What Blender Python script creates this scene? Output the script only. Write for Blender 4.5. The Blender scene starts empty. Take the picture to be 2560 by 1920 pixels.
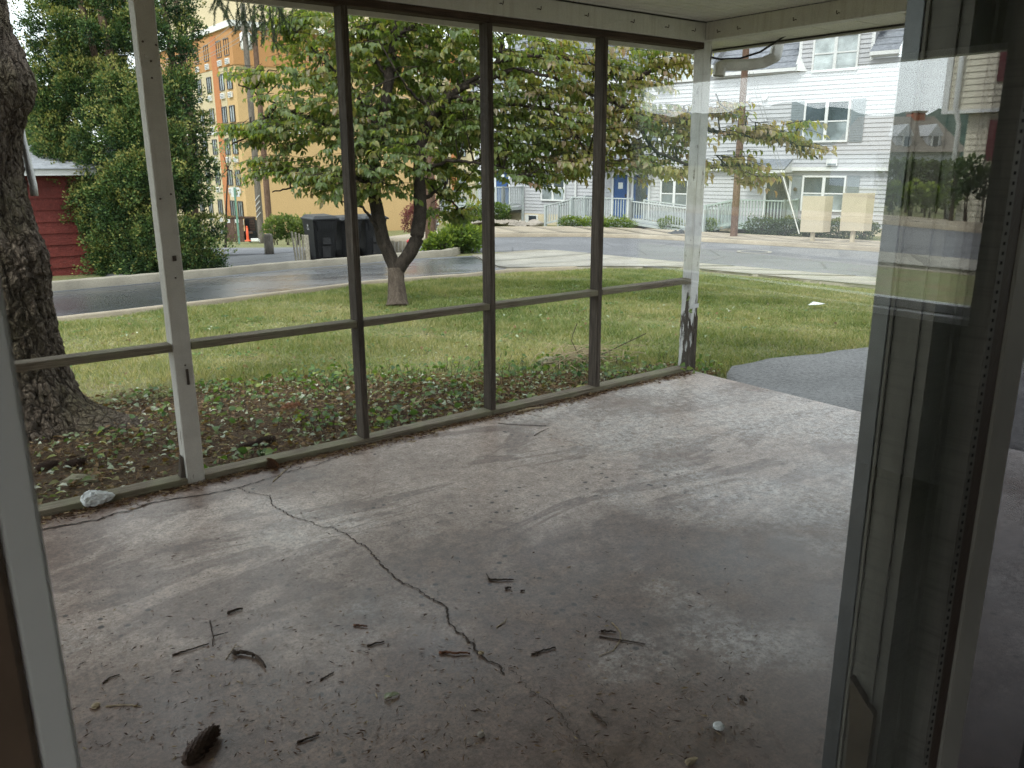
import bpy, bmesh, math, random
import numpy as np
from mathutils import Matrix, Vector, noise as mnoise

rng = np.random.default_rng(7)
random.seed(7)
sc = bpy.context.scene
COL = sc.collection
PI = math.pi

# ------------------------------------------------------------------ camera
F_PX, YAW, PITCH, ROLL, EYE = 2049.56, .6557, .2619, -.0032, 1.57
fx, fy = math.sin(YAW), math.cos(YAW)
FWD = np.array([fx * math.cos(PITCH), fy * math.cos(PITCH), -math.sin(PITCH)])
_rt = np.array([fy, -fx, 0.]); _up = np.cross(_rt, FWD)
RT = math.cos(ROLL) * _rt + math.sin(ROLL) * _up
UP = -math.sin(ROLL) * _rt + math.cos(ROLL) * _up
CAM = np.array([0., 0., EYE])
cam_data = bpy.data.cameras.new('camera')
cam = bpy.data.objects.new('camera', cam_data); COL.objects.link(cam)
cam_data.sensor_width = 36.0
cam_data.lens = F_PX / 2560 * 36.0
cam_data.clip_start = .02; cam_data.clip_end = 4000
cam_data.dof.use_dof = True; cam_data.dof.focus_distance = 6.0; cam_data.dof.aperture_fstop = 14.0
Mx = Matrix(((RT[0], UP[0], -FWD[0], CAM[0]), (RT[1], UP[1], -FWD[1], CAM[1]), (RT[2], UP[2], -FWD[2], CAM[2]), (0, 0, 0, 1)))
cam.matrix_world = Mx
sc.camera = cam

# ------------------------------------------------------------------ sky, sun, exposure
SUN_EL, SUN_AZ = math.radians(50), math.radians(248)      # azimuth from +y, clockwise
world = bpy.data.worlds.new('World'); sc.world = world; world.use_nodes = True
wt = world.node_tree; wt.nodes.clear()
wo = wt.nodes.new('ShaderNodeOutputWorld'); wb = wt.nodes.new('ShaderNodeBackground')
sky = wt.nodes.new('ShaderNodeTexSky'); sky.sky_type = 'NISHITA'; sky.sun_disc = False
sky.sun_elevation = SUN_EL; sky.sun_rotation = SUN_AZ; sky.air_density = 1.0; sky.dust_density = 2.0
tc = wt.nodes.new('ShaderNodeTexCoord'); mp = wt.nodes.new('ShaderNodeMapping'); mp.inputs['Scale'].default_value = (1, 1, 2.2)
nz = wt.nodes.new('ShaderNodeTexNoise'); nz.inputs['Scale'].default_value = 2.3; nz.inputs['Detail'].default_value = 7; nz.inputs['Roughness'].default_value = .6
rp = wt.nodes.new('ShaderNodeValToRGB'); rp.color_ramp.elements[0].position = .34; rp.color_ramp.elements[1].position = .56
rp.color_ramp.elements[0].color = (.42, .42, .42, 1); rp.color_ramp.elements[1].color = (1, 1, 1, 1)
mx = wt.nodes.new('ShaderNodeMix'); mx.data_type = 'RGBA'
mx.inputs['B'].default_value = (9.6, 9.9, 10.4, 1)
wt.links.new(tc.outputs['Generated'], mp.inputs['Vector']); wt.links.new(mp.outputs['Vector'], nz.inputs['Vector'])
wt.links.new(nz.outputs['Fac'], rp.inputs['Fac']); wt.links.new(rp.outputs['Color'], mx.inputs['Factor'])
wt.links.new(sky.outputs['Color'], mx.inputs['A']); wt.links.new(mx.outputs['Result'], wb.inputs['Color'])
wb.inputs['Strength'].default_value = .12
wt.links.new(wb.outputs['Background'], wo.inputs['Surface'])

sun_d = bpy.data.lights.new('sun', 'SUN'); sun_d.energy = 1.5; sun_d.angle = math.radians(14); sun_d.color = (1, .96, .9)
sun = bpy.data.objects.new('sun', sun_d); COL.objects.link(sun)
sdir = Vector((math.sin(SUN_AZ) * math.cos(SUN_EL), math.cos(SUN_AZ) * math.cos(SUN_EL), math.sin(SUN_EL)))
sun.rotation_euler = sdir.to_track_quat('Z', 'Y').to_euler()
sun.location = (0, 0, 30)

vs = sc.view_settings
vs.view_transform = 'Standard'; vs.look = 'None'; vs.gamma = 1.0; vs.use_curve_mapping = False
vs.exposure = 1.12
sc.render.engine = 'CYCLES'
cy = sc.cycles
cy.use_denoising = True; cy.denoising_prefilter = 'FAST'
cy.max_bounces = 7; cy.diffuse_bounces = 4; cy.glossy_bounces = 4; cy.transmission_bounces = 4; cy.transparent_max_bounces = 16
cy.sample_clamp_indirect = 8.0; cy.caustics_reflective = False; cy.caustics_refractive = False
cy.use_adaptive_sampling = True; cy.adaptive_threshold = .015

# ------------------------------------------------------------------ placing helpers
def ray(px, py): return FWD + RT * ((px - 1280) / F_PX) - UP * ((py - 960) / F_PX)
def at(px, py, depth): return CAM + ray(px, py) * depth               # a point seen in that direction at that many metres
def on_z(px, py, z=0.0):
    d = ray(px, py); return CAM + d * ((z - EYE) / d[2])
def on_y(px, py, y):
    d = ray(px, py); return CAM + d * (y / d[1])
def on_x(px, py, x):
    d = ray(px, py); return CAM + d * (x / d[0])
_ws = [-900, 4.6, 20, 30, 40, 60, 90, 400, 2000]; _zs = [-.06, -.06, -.74, -.97, -1.2, -1.7, -2.2, -3, -5]
def smooth(a, b, t):
    t = np.clip((np.asarray(t, float) - a) / (b - a), 0, 1); return t * t * (3 - 2 * t)
def gz(x, y):
    """height of the ground: falls away gently from the porch"""
    x = np.asarray(x, float); y = np.asarray(y, float)
    w = x * fx + y * fy; l = x * fy - y * fx
    return np.interp(w, _ws, _zs) - .055 * np.clip(w - 24, 0, 40) * smooth(-1, -8, l)
def ground(px, py):
    d = ray(px, py); t = 1.0
    while t < 400:
        P = CAM + d * t
        if P[2] < gz(P[0], P[1]): return P
        t *= 1.003
    return P

# ------------------------------------------------------------------ object helpers
WM = {}
def _link(o, parent, M):
    COL.objects.link(o); WM[o] = M
    if parent is not None:
        o.parent = parent; o.matrix_parent_inverse = WM[parent].inverted()
    o.matrix_basis = M
    return o
def tag(o, label=None, cat=None, group=None, kind=None):
    if label: o['label'] = label
    if cat: o['category'] = cat
    if group: o['group'] = group
    if kind: o['kind'] = kind
    return o
def thing(name, loc, label, cat, group=None):
    o = bpy.data.objects.new(name, None); o.empty_display_size = .2
    _link(o, None, Matrix.Translation(Vector([float(v) for v in loc])))
    return tag(o, label, cat, group)
def place(name, mesh, parent=None, loc=(0, 0, 0), rot=None, scale=None):
    o = bpy.data.objects.new(name, mesh)
    M = Matrix.Translation(Vector([float(v) for v in loc]))
    if rot is not None: M = M @ rot.to_4x4()
    if scale is not None: M = M @ Matrix.Diagonal((scale[0], scale[1], scale[2], 1))
    return _link(o, parent, M)

class MB:
    """collects faces; build() links them as ONE mesh object"""
    def __init__(s): s.v = []; s.f = []
    def add(s, V, F):
        b = len(s.v); s.v.extend([tuple(float(c) for c in p) for p in V]); s.f.extend([tuple(i + b for i in f) for f in F]); return s
    def box(s, x0, x1, y0, y1, z0, z1):
        return s.add([(x0, y0, z0), (x1, y0, z0), (x1, y1, z0), (x0, y1, z0), (x0, y0, z1), (x1, y0, z1), (x1, y1, z1), (x0, y1, z1)],
                     [(0, 3, 2, 1), (4, 5, 6, 7), (0, 1, 5, 4), (1, 2, 6, 5), (2, 3, 7, 6), (3, 0, 4, 7)])
    def obox(s, o, ax, ay, az, x0, x1, y0, y1, z0, z1):
        o, ax, ay, az = (np.asarray(t, float) for t in (o, ax, ay, az))
        P = [o + ax * a + ay * b + az * c for c in (z0, z1) for a, b in ((x0, y0), (x1, y0), (x1, y1), (x0, y1))]
        F = [(0, 3, 2, 1), (4, 5, 6, 7), (0, 1, 5, 4), (1, 2, 6, 5), (2, 3, 7, 6), (3, 0, 4, 7)]
        if np.dot(np.cross(ax, ay), az) < 0: F = [f[::-1] for f in F]
        return s.add(P, F)
    def bar(s, a, b, w, h, up=(0, 0, 1)):
        a = np.asarray(a, float); b = np.asarray(b, float); d = b - a; L = np.linalg.norm(d); d = d / L
        r = np.cross(d, up); r /= (np.linalg.norm(r) + 1e-9); u = np.cross(r, d)
        return s.obox(a, d, r, u, 0, L, -w / 2, w / 2, -h / 2, h / 2)
    def tube(s, pts, rad, n=8, cap=True):
        pts = [np.asarray(p, float) for p in pts]; m = len(pts)
        rad = [rad] * m if np.isscalar(rad) else rad
        V = []; ref = np.array([.31, .17, .93])
        for i in range(m):
            t = pts[min(i + 1, m - 1)] - pts[max(i - 1, 0)]; t = t / (np.linalg.norm(t) + 1e-9)
            a = np.cross(t, ref); a /= (np.linalg.norm(a) + 1e-9); b = np.cross(t, a)
            for k in range(n):
                th = 2 * PI * k / n; V.append(pts[i] + (a * math.cos(th) + b * math.sin(th)) * rad[i])
        F = [(i * n + k, i * n + (k + 1) % n, (i + 1) * n + (k + 1) % n, (i + 1) * n + k) for i in range(m - 1) for k in range(n)]
        if cap: F += [tuple(range(n))[::-1], tuple((m - 1) * n + k for k in range(n))]
        return s.add(V, F)
    def lathe(s, c, prof, n=16):
        V = []; m = len(prof)
        for r, z in prof:
            for k in range(n): V.append((c[0] + r * math.cos(2 * PI * k / n), c[1] + r * math.sin(2 * PI * k / n), c[2] + z))
        F = [(i * n + k, i * n + (k + 1) % n, (i + 1) * n + (k + 1) % n, (i + 1) * n + k) for i in range(m - 1) for k in range(n)]
        F += [tuple(range(n))[::-1], tuple((m - 1) * n + k for k in range(n))]
        return s.add(V, F)
    def mesh(s, name, mat, smooth_=False, bevel=0.0):
        me = bpy.data.meshes.new(name); me.from_pydata(s.v, [], s.f); me.update()
        if bevel:
            bm = bmesh.new(); bm.from_mesh(me)
            bmesh.ops.bevel(bm, geom=[e for e in bm.edges if e.calc_face_angle(0) > .6], offset=bevel, segments=1, affect='EDGES', profile=.5)
            bm.to_mesh(me); bm.free()
        if mat: me.materials.append(mat)
        if smooth_: me.polygons.foreach_set('use_smooth', [True] * len(me.polygons))
        return me
    def build(s, name, mat, parent=None, smooth_=False, bevel=0.0):
        return place(name, s.mesh(name, mat, smooth_, bevel), parent)

def np_mesh(name, V, Fc, mat, tint=None, smooth_=False):
    """big mesh from arrays; Fc (n,3) or (n,4); tint: one value per vertex -> attribute 'tint'"""
    V = np.asarray(V, np.float32); Fc = np.asarray(Fc, np.int32); k = Fc.shape[1]
    me = bpy.data.meshes.new(name)
    me.vertices.add(len(V)); me.vertices.foreach_set('co', V.ravel())
    me.loops.add(Fc.size); me.loops.foreach_set('vertex_index', Fc.ravel())
    me.polygons.add(len(Fc)); me.polygons.foreach_set('loop_start', np.arange(0, Fc.size, k, dtype=np.int32))
    if smooth_: me.polygons.foreach_set('use_smooth', np.ones(len(Fc), bool))
    me.update(calc_edges=True)
    if tint is not None:
        a = me.attributes.new('tint', 'FLOAT', 'POINT'); a.data.foreach_set('value', np.asarray(tint, np.float32))
    me.materials.append(mat)
    return me

# ------------------------------------------------------------------ material helpers
class NT:
    def __init__(s, name):
        s.m = bpy.data.materials.new(name); s.m.use_nodes = True; s.t = s.m.node_tree; s.t.nodes.clear()
        s.o = s.t.nodes.new('ShaderNodeOutputMaterial'); s._pos = None
    def n(s, kind, **kw):
        x = s.t.nodes.new(kind)
        for k, v in kw.items(): setattr(x, k, v)
        return x
    def lk(s, a, b): s.t.links.new(a, b)
    def put(s, sock, v):
        if hasattr(v, 'links') or isinstance(v, bpy.types.NodeSocket): s.lk(v, sock)
        elif isinstance(v, (tuple, list)) and len(v) == 3 and sock.type == 'RGBA': sock.default_value = (*v, 1)
        else: sock.default_value = v
    def pos(s, scale=(1, 1, 1)):
        if s._pos is None: s._pos = s.n('ShaderNodeNewGeometry').outputs['Position']
        if scale == (1, 1, 1): return s._pos
        m = s.n('ShaderNodeMapping'); s.lk(s._pos, m.inputs['Vector']); m.inputs['Scale'].default_value = scale
        return m.outputs['Vector']
    def noise(s, scale, detail=4, rough=.55, vec=None, dist=0.0):
        x = s.n('ShaderNodeTexNoise'); x.inputs['Scale'].default_value = scale; x.inputs['Detail'].default_value = detail
        x.inputs['Roughness'].default_value = rough; x.inputs['Distortion'].default_value = dist
        s.lk(vec if vec is not None else s.pos(), x.inputs['Vector']); return x.outputs['Fac']
    def vor(s, scale, feature='F1', vec=None, out='Distance', rnd=1.0):
        x = s.n('ShaderNodeTexVoronoi', feature=feature); x.inputs['Scale'].default_value = scale; x.inputs['Randomness'].default_value = rnd
        s.lk(vec if vec is not None else s.pos(), x.inputs['Vector']); return x.outputs[out]
    def ramp(s, fac, stops, interp='LINEAR'):
        x = s.n('ShaderNodeValToRGB'); r = x.color_ramp; r.interpolation = interp
        while len(r.elements) < len(stops): r.elements.new(.5)
        for e, (p, c) in zip(r.elements, stops):
            e.position = p; e.color = (*c, 1) if isinstance(c, (tuple, list)) else (c, c, c, 1)
        s.lk(fac, x.inputs['Fac']); return x.outputs['Color']
    def mix(s, fac, a, b, blend='MIX'):
        x = s.n('ShaderNodeMix', data_type='RGBA', blend_type=blend)
        s.put(x.inputs['Factor'], fac); s.put(x.inputs['A'], a); s.put(x.inputs['B'], b); return x.outputs['Result']
    def math(s, op, a, b=0.0):
        x = s.n('ShaderNodeMath', operation=op); s.put(x.inputs[0], a); s.put(x.inputs[1], b); return x.outputs[0]
    def attr(s, name): return s.n('ShaderNodeAttribute', attribute_name=name).outputs['Fac']
    def bump(s, h, strength=.3, dist=.02):
        x = s.n('ShaderNodeBump'); x.inputs['Strength'].default_value = strength; x.inputs['Distance'].default_value = dist
        s.lk(h, x.inputs['Height']); return x.outputs['Normal']
    def bsdf(s, col, rough=.7, spec=.4, normal=None, metal=0.0):
        x = s.n('ShaderNodeBsdfPrincipled'); s.put(x.inputs['Base Color'], col); s.put(x.inputs['Roughness'], rough)
        x.inputs['Specular IOR Level'].default_value = spec; x.inputs['Metallic'].default_value = metal
        if normal is not None: s.lk(normal, x.inputs['Normal'])
        return x.outputs['BSDF']
    def out(s, sh): s.lk(sh, s.o.inputs['Surface']); return s.m

def plain(name, col, rough=.6, var=.12, nscale=6.0, bump=.0, spec=.4, metal=0.0):
    t = NT(name); n = t.noise(nscale, 5)
    lo = tuple(c * (1 - var) for c in col); hi = tuple(min(1, c * (1 + var)) for c in col)
    c = t.ramp(n, [(.3, lo), (.7, hi)])
    nm = t.bump(t.noise(nscale * 14, 3), bump, .01) if bump else None
    return t.out(t.bsdf(c, rough, spec, nm, metal))

def wood_mat(name, dark, light, axis, ring=30, green=None, rough=.8):
    t = NT(name); sc_ = {'x': (1.2, ring, ring), 'y': (ring, 1.2, ring), 'z': (ring, ring, 1.2)}[axis]
    v = t.pos(sc_)
    g = t.noise(1.6, 6, .62, v, 1.4); fine = t.noise(5, 4, .6, v)
    c = t.ramp(g, [(.28, dark), (.5, tuple((a + b) / 2 for a, b in zip(dark, light))), (.72, light)])
    c = t.mix(t.ramp(fine, [(.35, .75), (.6, 0.)]), c, tuple(a * .45 for a in dark))
    c = t.mix(t.ramp(t.noise(2.2, 4), [(.42, 0.), (.7, .55)]), c, tuple(a * .6 for a in dark))
    if green: c = t.mix(t.ramp(t.noise(5, 5), [(.42, 0.), (.66, .8)]), c, green)
    nm = t.bump(t.mix(.5, g, fine), .55, .006)
    return t.out(t.bsdf(c, rough, .3, nm))

def paint_mat(name, paint, wood, lo, hi, axis='z', zwear=None, grime=.5):
    """old paint over wood, flaked where the noise is high"""
    t = NT(name); v = t.pos((14, 14, 2.2) if axis == 'z' else (2.2, 14, 14))
    n = t.noise(1.5, 8, .68, v); fac = n
    if zwear is not None:
        sp = t.n('ShaderNodeSeparateXYZ'); t.lk(t.pos(), sp.inputs[0])
        w = t.n('ShaderNodeMapRange'); t.lk(sp.outputs['Z'], w.inputs['Value'])
        w.inputs['From Min'].default_value = zwear[0]; w.inputs['From Max'].default_value = zwear[1]
        w.inputs['To Min'].default_value = zwear[2]; w.inputs['To Max'].default_value = 0
        fac = t.math('ADD', n, w.outputs['Result'])
    flake = t.ramp(fac, [(lo, 0.), (hi, 1.)])
    p = t.mix(t.ramp(t.noise(7, 6, .7), [(.4, 0.), (.72, grime)]), paint, tuple(c * .62 for c in paint))
    p = t.mix(t.ramp(t.noise(1.6, 4, .6, t.pos((20, 20, 1))), [(.5, 0.), (.75, .35)]), p, (.35, .31, .24))
    wd = t.ramp(t.noise(3, 5, .6, v), [(.3, tuple(c * .4 for c in wood)), (.7, wood)])
    c = t.mix(flake, p, wd)
    nm = t.bump(t.mix(.6, t.noise(30, 4), t.ramp(fac, [(lo, 1.), (hi, 0.)])), .5, .004)
    return t.out(t.bsdf(c, t.mix(flake, (.42,) * 3, (.9,) * 3), .4, nm))

def leaf_mat(name, stops, trans=.35, rough=.45, spec=.35):
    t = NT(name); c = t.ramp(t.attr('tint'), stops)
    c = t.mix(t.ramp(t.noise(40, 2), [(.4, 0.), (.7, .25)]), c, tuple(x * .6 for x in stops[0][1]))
    b = t.bsdf(c, rough, spec)
    tr = t.n('ShaderNodeBsdfTranslucent'); t.lk(t.mix(1.0, c, (1.75, 1.7, .55), 'MULTIPLY'), tr.inputs['Color'])
    m = t.n('ShaderNodeMixShader'); m.inputs[0].default_value = trans; t.lk(b, m.inputs[1]); t.lk(tr.outputs[0], m.inputs[2])
    return t.out(m.outputs[0])

def glass_mat(name, tint=(.97, .985, .975), base=.04):
    t = NT(name); g = t.n('ShaderNodeNewGeometry')
    d = t.n('ShaderNodeVectorMath', operation='DOT_PRODUCT'); t.lk(g.outputs['Incoming'], d.inputs[0]); t.lk(g.outputs['Normal'], d.inputs[1])
    c = t.math('ABSOLUTE', d.outputs['Value']); k = t.math('SUBTRACT', 1.0, c); k = t.math('POWER', k, 5.0)
    f = t.math('ADD', t.math('MULTIPLY', k, 1 - base), base)
    tr = t.n('ShaderNodeBsdfTransparent'); tr.inputs['Color'].default_value = (*tint, 1)
    gl = t.n('ShaderNodeBsdfGlossy'); gl.inputs['Roughness'].default_value = 0.0; gl.inputs['Color'].default_value = (1, 1, 1, 1)
    m = t.n('ShaderNodeMixShader'); t.lk(f, m.inputs[0]); t.lk(tr.outputs[0], m.inputs[1]); t.lk(gl.outputs[0], m.inputs[2])
    return t.out(m.outputs[0])

# ---- materials
def m_patio():
    t = NT('patio_concrete'); big = t.noise(.8, 5, .6, None, .7); mid = t.noise(3.4, 6, .65, None, .5); fine = t.noise(48, 5, .72); spk = t.noise(150, 3, .6)
    sp = t.n('ShaderNodeSeparateXYZ'); t.lk(t.pos(), sp.inputs[0])
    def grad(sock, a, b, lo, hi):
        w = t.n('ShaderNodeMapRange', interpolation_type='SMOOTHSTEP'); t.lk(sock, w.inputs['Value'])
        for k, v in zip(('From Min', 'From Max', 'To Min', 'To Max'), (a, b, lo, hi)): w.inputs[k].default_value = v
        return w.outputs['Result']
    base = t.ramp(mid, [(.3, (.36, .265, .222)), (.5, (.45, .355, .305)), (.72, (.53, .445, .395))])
    # brown tone with noisy edges, strongest by the door
    brown_tone = t.math('ADD', t.math('ADD', big, grad(sp.outputs['Y'], 1.7, 3.3, .27, -.06)), grad(sp.outputs['X'], 1.4, 3.4, .03, -.16))
    base = t.mix(t.ramp(brown_tone, [(.46, 0.), (.66, .9)]), base, t.ramp(mid, [(.35, (.105, .068, .05)), (.65, (.215, .145, .112))]))
    st = t.noise(1.3, 7, .62, t.pos((.6, 1.6, 1)), 1.0)
    base = t.mix(t.ramp(st, [(.51, 0.), (.54, .7), (.60, .65), (.66, .1)]), base, (.16, .108, .09))
    # cement skin worn pale and pitted, mostly towards the open end
    worn = t.math('ADD', t.noise(1.05, 5, .6, t.pos((1.02, .93, 1))), grad(sp.outputs['X'], 1.6, 4.2, -.10, .09))
    wm = t.math('MULTIPLY', t.ramp(worn, [(.46, 0.), (.62, 1.)]), t.ramp(t.noise(26, 6, .75), [(.40, 0.), (.56, 1.)]))
    base = t.mix(t.math('MULTIPLY', wm, .85), base, (.62, .575, .545))
    base = t.mix(t.math('MULTIPLY', t.ramp(worn, [(.5, 0.), (.66, .6)]), t.ramp(t.noise(9, 5, .7), [(.45, 0.), (.7, 1.)])), base, (.43, .405, .40))
    base = t.mix(t.ramp(fine, [(.34, .6), (.48, 0.)]), base, (.13, .105, .09))
    clus = t.ramp(t.noise(1.9, 4), [(.5, 0.), (.6, 1.)])
    base = t.mix(t.math('MULTIPLY', t.ramp(t.vor(15), [(.13, 1.), (.2, 0.)]), clus), base, (.05, .04, .035))
    base = t.mix(t.math('MULTIPLY', t.ramp(t.vor(42), [(.12, 1.), (.2, 0.)]), t.ramp(t.noise(4.2, 3), [(.46, 0.), (.6, 1.)])), base, (.06, .05, .043))
    craze = t.math('MULTIPLY', t.ramp(t.vor(7, 'DISTANCE_TO_EDGE', t.pos()), [(.004, 1.), (.016, 0.)]), t.ramp(t.noise(.9, 3), [(.5, 0.), (.62, .5)]))
    base = t.mix(craze, base, (.09, .07, .06))
    base = t.mix(.8, base, t.ramp(t.noise(17, 8, .8), [(.36, (.55, .52, .5)), (.5, (1., 1., 1.)), (.64, (1.42, 1.42, 1.42))]), 'MULTIPLY')
    base = t.mix(.6, base, t.ramp(t.noise(75, 4, .8), [(.38, (.5, .48, .46)), (.5, (1., 1., 1.)), (.62, (1.45, 1.45, 1.45))]), 'MULTIPLY')
    rough = t.ramp(t.mix(.5, big, mid), [(.36, .24), (.64, .5)])
    nm = t.bump(t.mix(.5, fine, spk), .3, .004)
    return t.out(t.bsdf(base, rough, .65, nm))
def m_asphalt(name, lo, hi, rough, wet=None, grain=90):
    t = NT(name); n = t.noise(grain, 3, .7); b = t.noise(.8, 5)
    c = t.ramp(n, [(.3, lo), (.72, hi)]); c = t.mix(t.ramp(b, [(.4, 0.), (.7, .35)]), c, tuple(x * .7 for x in lo))
    if wet is None:
        c = t.mix(t.ramp(t.noise(.35, 3, .5), [(.5, 0.), (.54, .35)]), c, tuple(x * .75 for x in lo)); c = t.mix(t.ramp(t.vor(.33, 'DISTANCE_TO_EDGE', t.pos()), [(.004, .6), (.012, 0.)]), c, tuple(x * .4 for x in lo))
    r = t.ramp(t.noise(1.1, 4, .6, t.pos((.5, 1, 1))), [(.35, wet), (.65, rough)]) if wet is not None else rough
    return t.out(t.bsdf(c, r, 1.0 if wet is not None else .5, t.bump(n, .22 if wet is not None else .4, .006)))
def m_concrete(name, col, var=.18, rough=.85):
    t = NT(name); c = t.ramp(t.noise(1.3, 6, .65), [(.3, tuple(x * (1 - var) for x in col)), (.7, tuple(min(1, x * (1 + var * .6)) for x in col))])
    c = t.mix(t.ramp(t.noise(60, 4, .7), [(.35, .45), (.55, 0.)]), c, tuple(x * .5 for x in col))
    return t.out(t.bsdf(c, rough, .3, t.bump(t.noise(70, 3), .3, .006)))
def m_soil():
    t = NT('lawn_soil'); n = t.noise(2.2, 6, .65); f = t.noise(35, 5, .7)
    grass = t.ramp(f, [(.3, (.10, .12, .05)), (.6, (.21, .22, .105)), (.75, (.33, .31, .18))])
    dry = t.ramp(f, [(.3, (.12, .085, .05)), (.7, (.28, .22, .13))])
    c = t.mix(t.ramp(n, [(.46, 0.), (.64, .8)]), grass, dry)
    return t.out(t.bsdf(c, .95, .15, t.bump(f, .7, .03)))
def m_bed():
    t = NT('bed_soil'); n = t.noise(9, 6, .7); f = t.noise(60, 5, .7)
    c = t.ramp(f, [(.3, (.035, .024, .017)), (.55, (.11, .078, .052)), (.75, (.23, .165, .11))])
    c = t.mix(t.ramp(n, [(.5, 0.), (.7, .5)]), c, (.12, .10, .05))
    return t.out(t.bsdf(c, .95, .15, t.bump(f, .8, .03)))
def m_siding(name, col):
    t = NT(name); c = t.ramp(t.noise(.9, 5), [(.35, tuple(x * .93 for x in col)), (.65, col)])
    c = t.mix(t.ramp(t.noise(2.0, 5, .65, t.pos((4, 4, .5))), [(.52, 0.), (.72, .22)]), c, tuple(x * .72 for x in col))
    return t.out(t.bsdf(c, .5, .35, t.bump(t.noise(30, 2, .5, t.pos((.2, .2, 4))), .1, .004)))
def m_shingle(name, lo, hi):
    t = NT(name); br = t.n('ShaderNodeTexBrick'); br.inputs['Scale'].default_value = 1.0
    v = t.n('ShaderNodeTexCoord').outputs['UV']
    n = t.noise(7, 4, .7, t.pos((1, 1, 3)))
    c = t.ramp(n, [(.3, lo), (.7, hi)]); t.t.nodes.remove(br)
    return t.out(t.bsdf(c, .95, .15, t.bump(t.noise(120, 3), .4, .006)))
def m_bark(name, lo, hi, moss=None, sc_=9):
    t = NT(name); v = t.pos((sc_, sc_, sc_ * .3)); n = t.noise(1.4, 8, .7, v, .5)
    c = t.ramp(n, [(.3, lo), (.7, hi)]); c = t.mix(t.ramp(t.noise(50, 4, .7), [(.4, .5), (.6, 0.)]), c, tuple(x * .4 for x in lo))
    if moss: c = t.mix(t.ramp(t.noise(3.5, 5, .65), [(.5, 0.), (.68, .75)]), c, moss)
    return t.out(t.bsdf(c, .95, .15, t.bump(t.mix(.4, n, t.noise(70, 4, .7)), .8, .02)))
def m_spruce():
    t = NT('spruce_bark'); w = t.n('ShaderNodeVectorMath', operation='ADD'); d = t.n('ShaderNodeTexNoise'); d.inputs['Scale'].default_value = 9; d.inputs['Detail'].default_value = 5; t.lk(t.pos(), d.inputs['Vector'])
    sc_ = t.n('ShaderNodeVectorMath', operation='SCALE'); t.lk(d.outputs['Color'], sc_.inputs[0]); sc_.inputs['Scale'].default_value = .09; t.lk(t.pos(), w.inputs[0]); t.lk(sc_.outputs[0], w.inputs[1])
    mp_ = t.n('ShaderNodeMapping'); t.lk(w.outputs[0], mp_.inputs['Vector']); mp_.inputs['Scale'].default_value = (1, 1, .42); v = mp_.outputs['Vector']
    e1 = t.vor(17, 'DISTANCE_TO_EDGE', v); e2 = t.vor(44, 'DISTANCE_TO_EDGE', v); cell = t.vor(17, 'F1', v, 'Color'); n = t.noise(55, 6, .75)
    c = t.mix(.45, t.ramp(n, [(.28, (.055, .042, .033)), (.5, (.14, .112, .09)), (.72, (.27, .225, .185))]), t.ramp(cell, [(.2, (.09, .068, .052)), (.8, (.24, .195, .16))]))
    c = t.mix(t.ramp(t.noise(2.6, 5, .65), [(.48, 0.), (.68, .6)]), c, (.115, .105, .055))
    c = t.mix(t.ramp(e2, [(.03, .55), (.14, 0.)]), c, (.05, .036, .028)); c = t.mix(t.ramp(e1, [(.01, .7), (.085, 0.)]), c, (.028, .02, .015))
    h = t.math('ADD', t.ramp(e1, [(.0, 0.), (.14, 1.)]), t.math('MULTIPLY', t.ramp(e2, [(0, 0.), (.2, 1.)]), .4)); h = t.math('ADD', h, t.math('MULTIPLY', n, .6))
    return t.out(t.bsdf(c, .95, .15, t.bump(h, 1.0, .02)))
def m_stucco(name, col):
    t = NT(name); c = t.ramp(t.noise(.35, 5, .6, t.pos((1, 1, .35))), [(.3, tuple(x * .9 for x in col)), (.7, col)])
    return t.out(t.bsdf(c, .9, .2, t.bump(t.noise(25, 3), .2, .01)))
def m_window(name, col=(.035, .045, .055)):
    t = NT(name); c = t.ramp(t.noise(1.1, 3), [(.4, col), (.65, tuple(x * 2.2 for x in col))])
    return t.out(t.bsdf(c, .06, .8))
def m_screen():
    t = NT('insect_screen'); w = t.n('ShaderNodeTexWave', wave_type='BANDS', bands_direction='Z'); w.inputs['Scale'].default_value = 95
    w2 = t.n('ShaderNodeTexWave', wave_type='BANDS', bands_direction='X'); w2.inputs['Scale'].default_value = 95
    t.lk(t.pos(), w.inputs['Vector']); t.lk(t.pos(), w2.inputs['Vector'])
    f = t.math('ADD', t.math('MULTIPLY', t.math('MAXIMUM', w.outputs['Fac'], w2.outputs['Fac']), .25), .42)
    tr = t.n('ShaderNodeBsdfTransparent'); b = t.bsdf((.02, .02, .022), .7)
    m = t.n('ShaderNodeMixShader'); t.lk(f, m.inputs[0]); t.lk(tr.outputs[0], m.inputs[1]); t.lk(b, m.inputs[2])
    return t.out(m.outputs[0])

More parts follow.
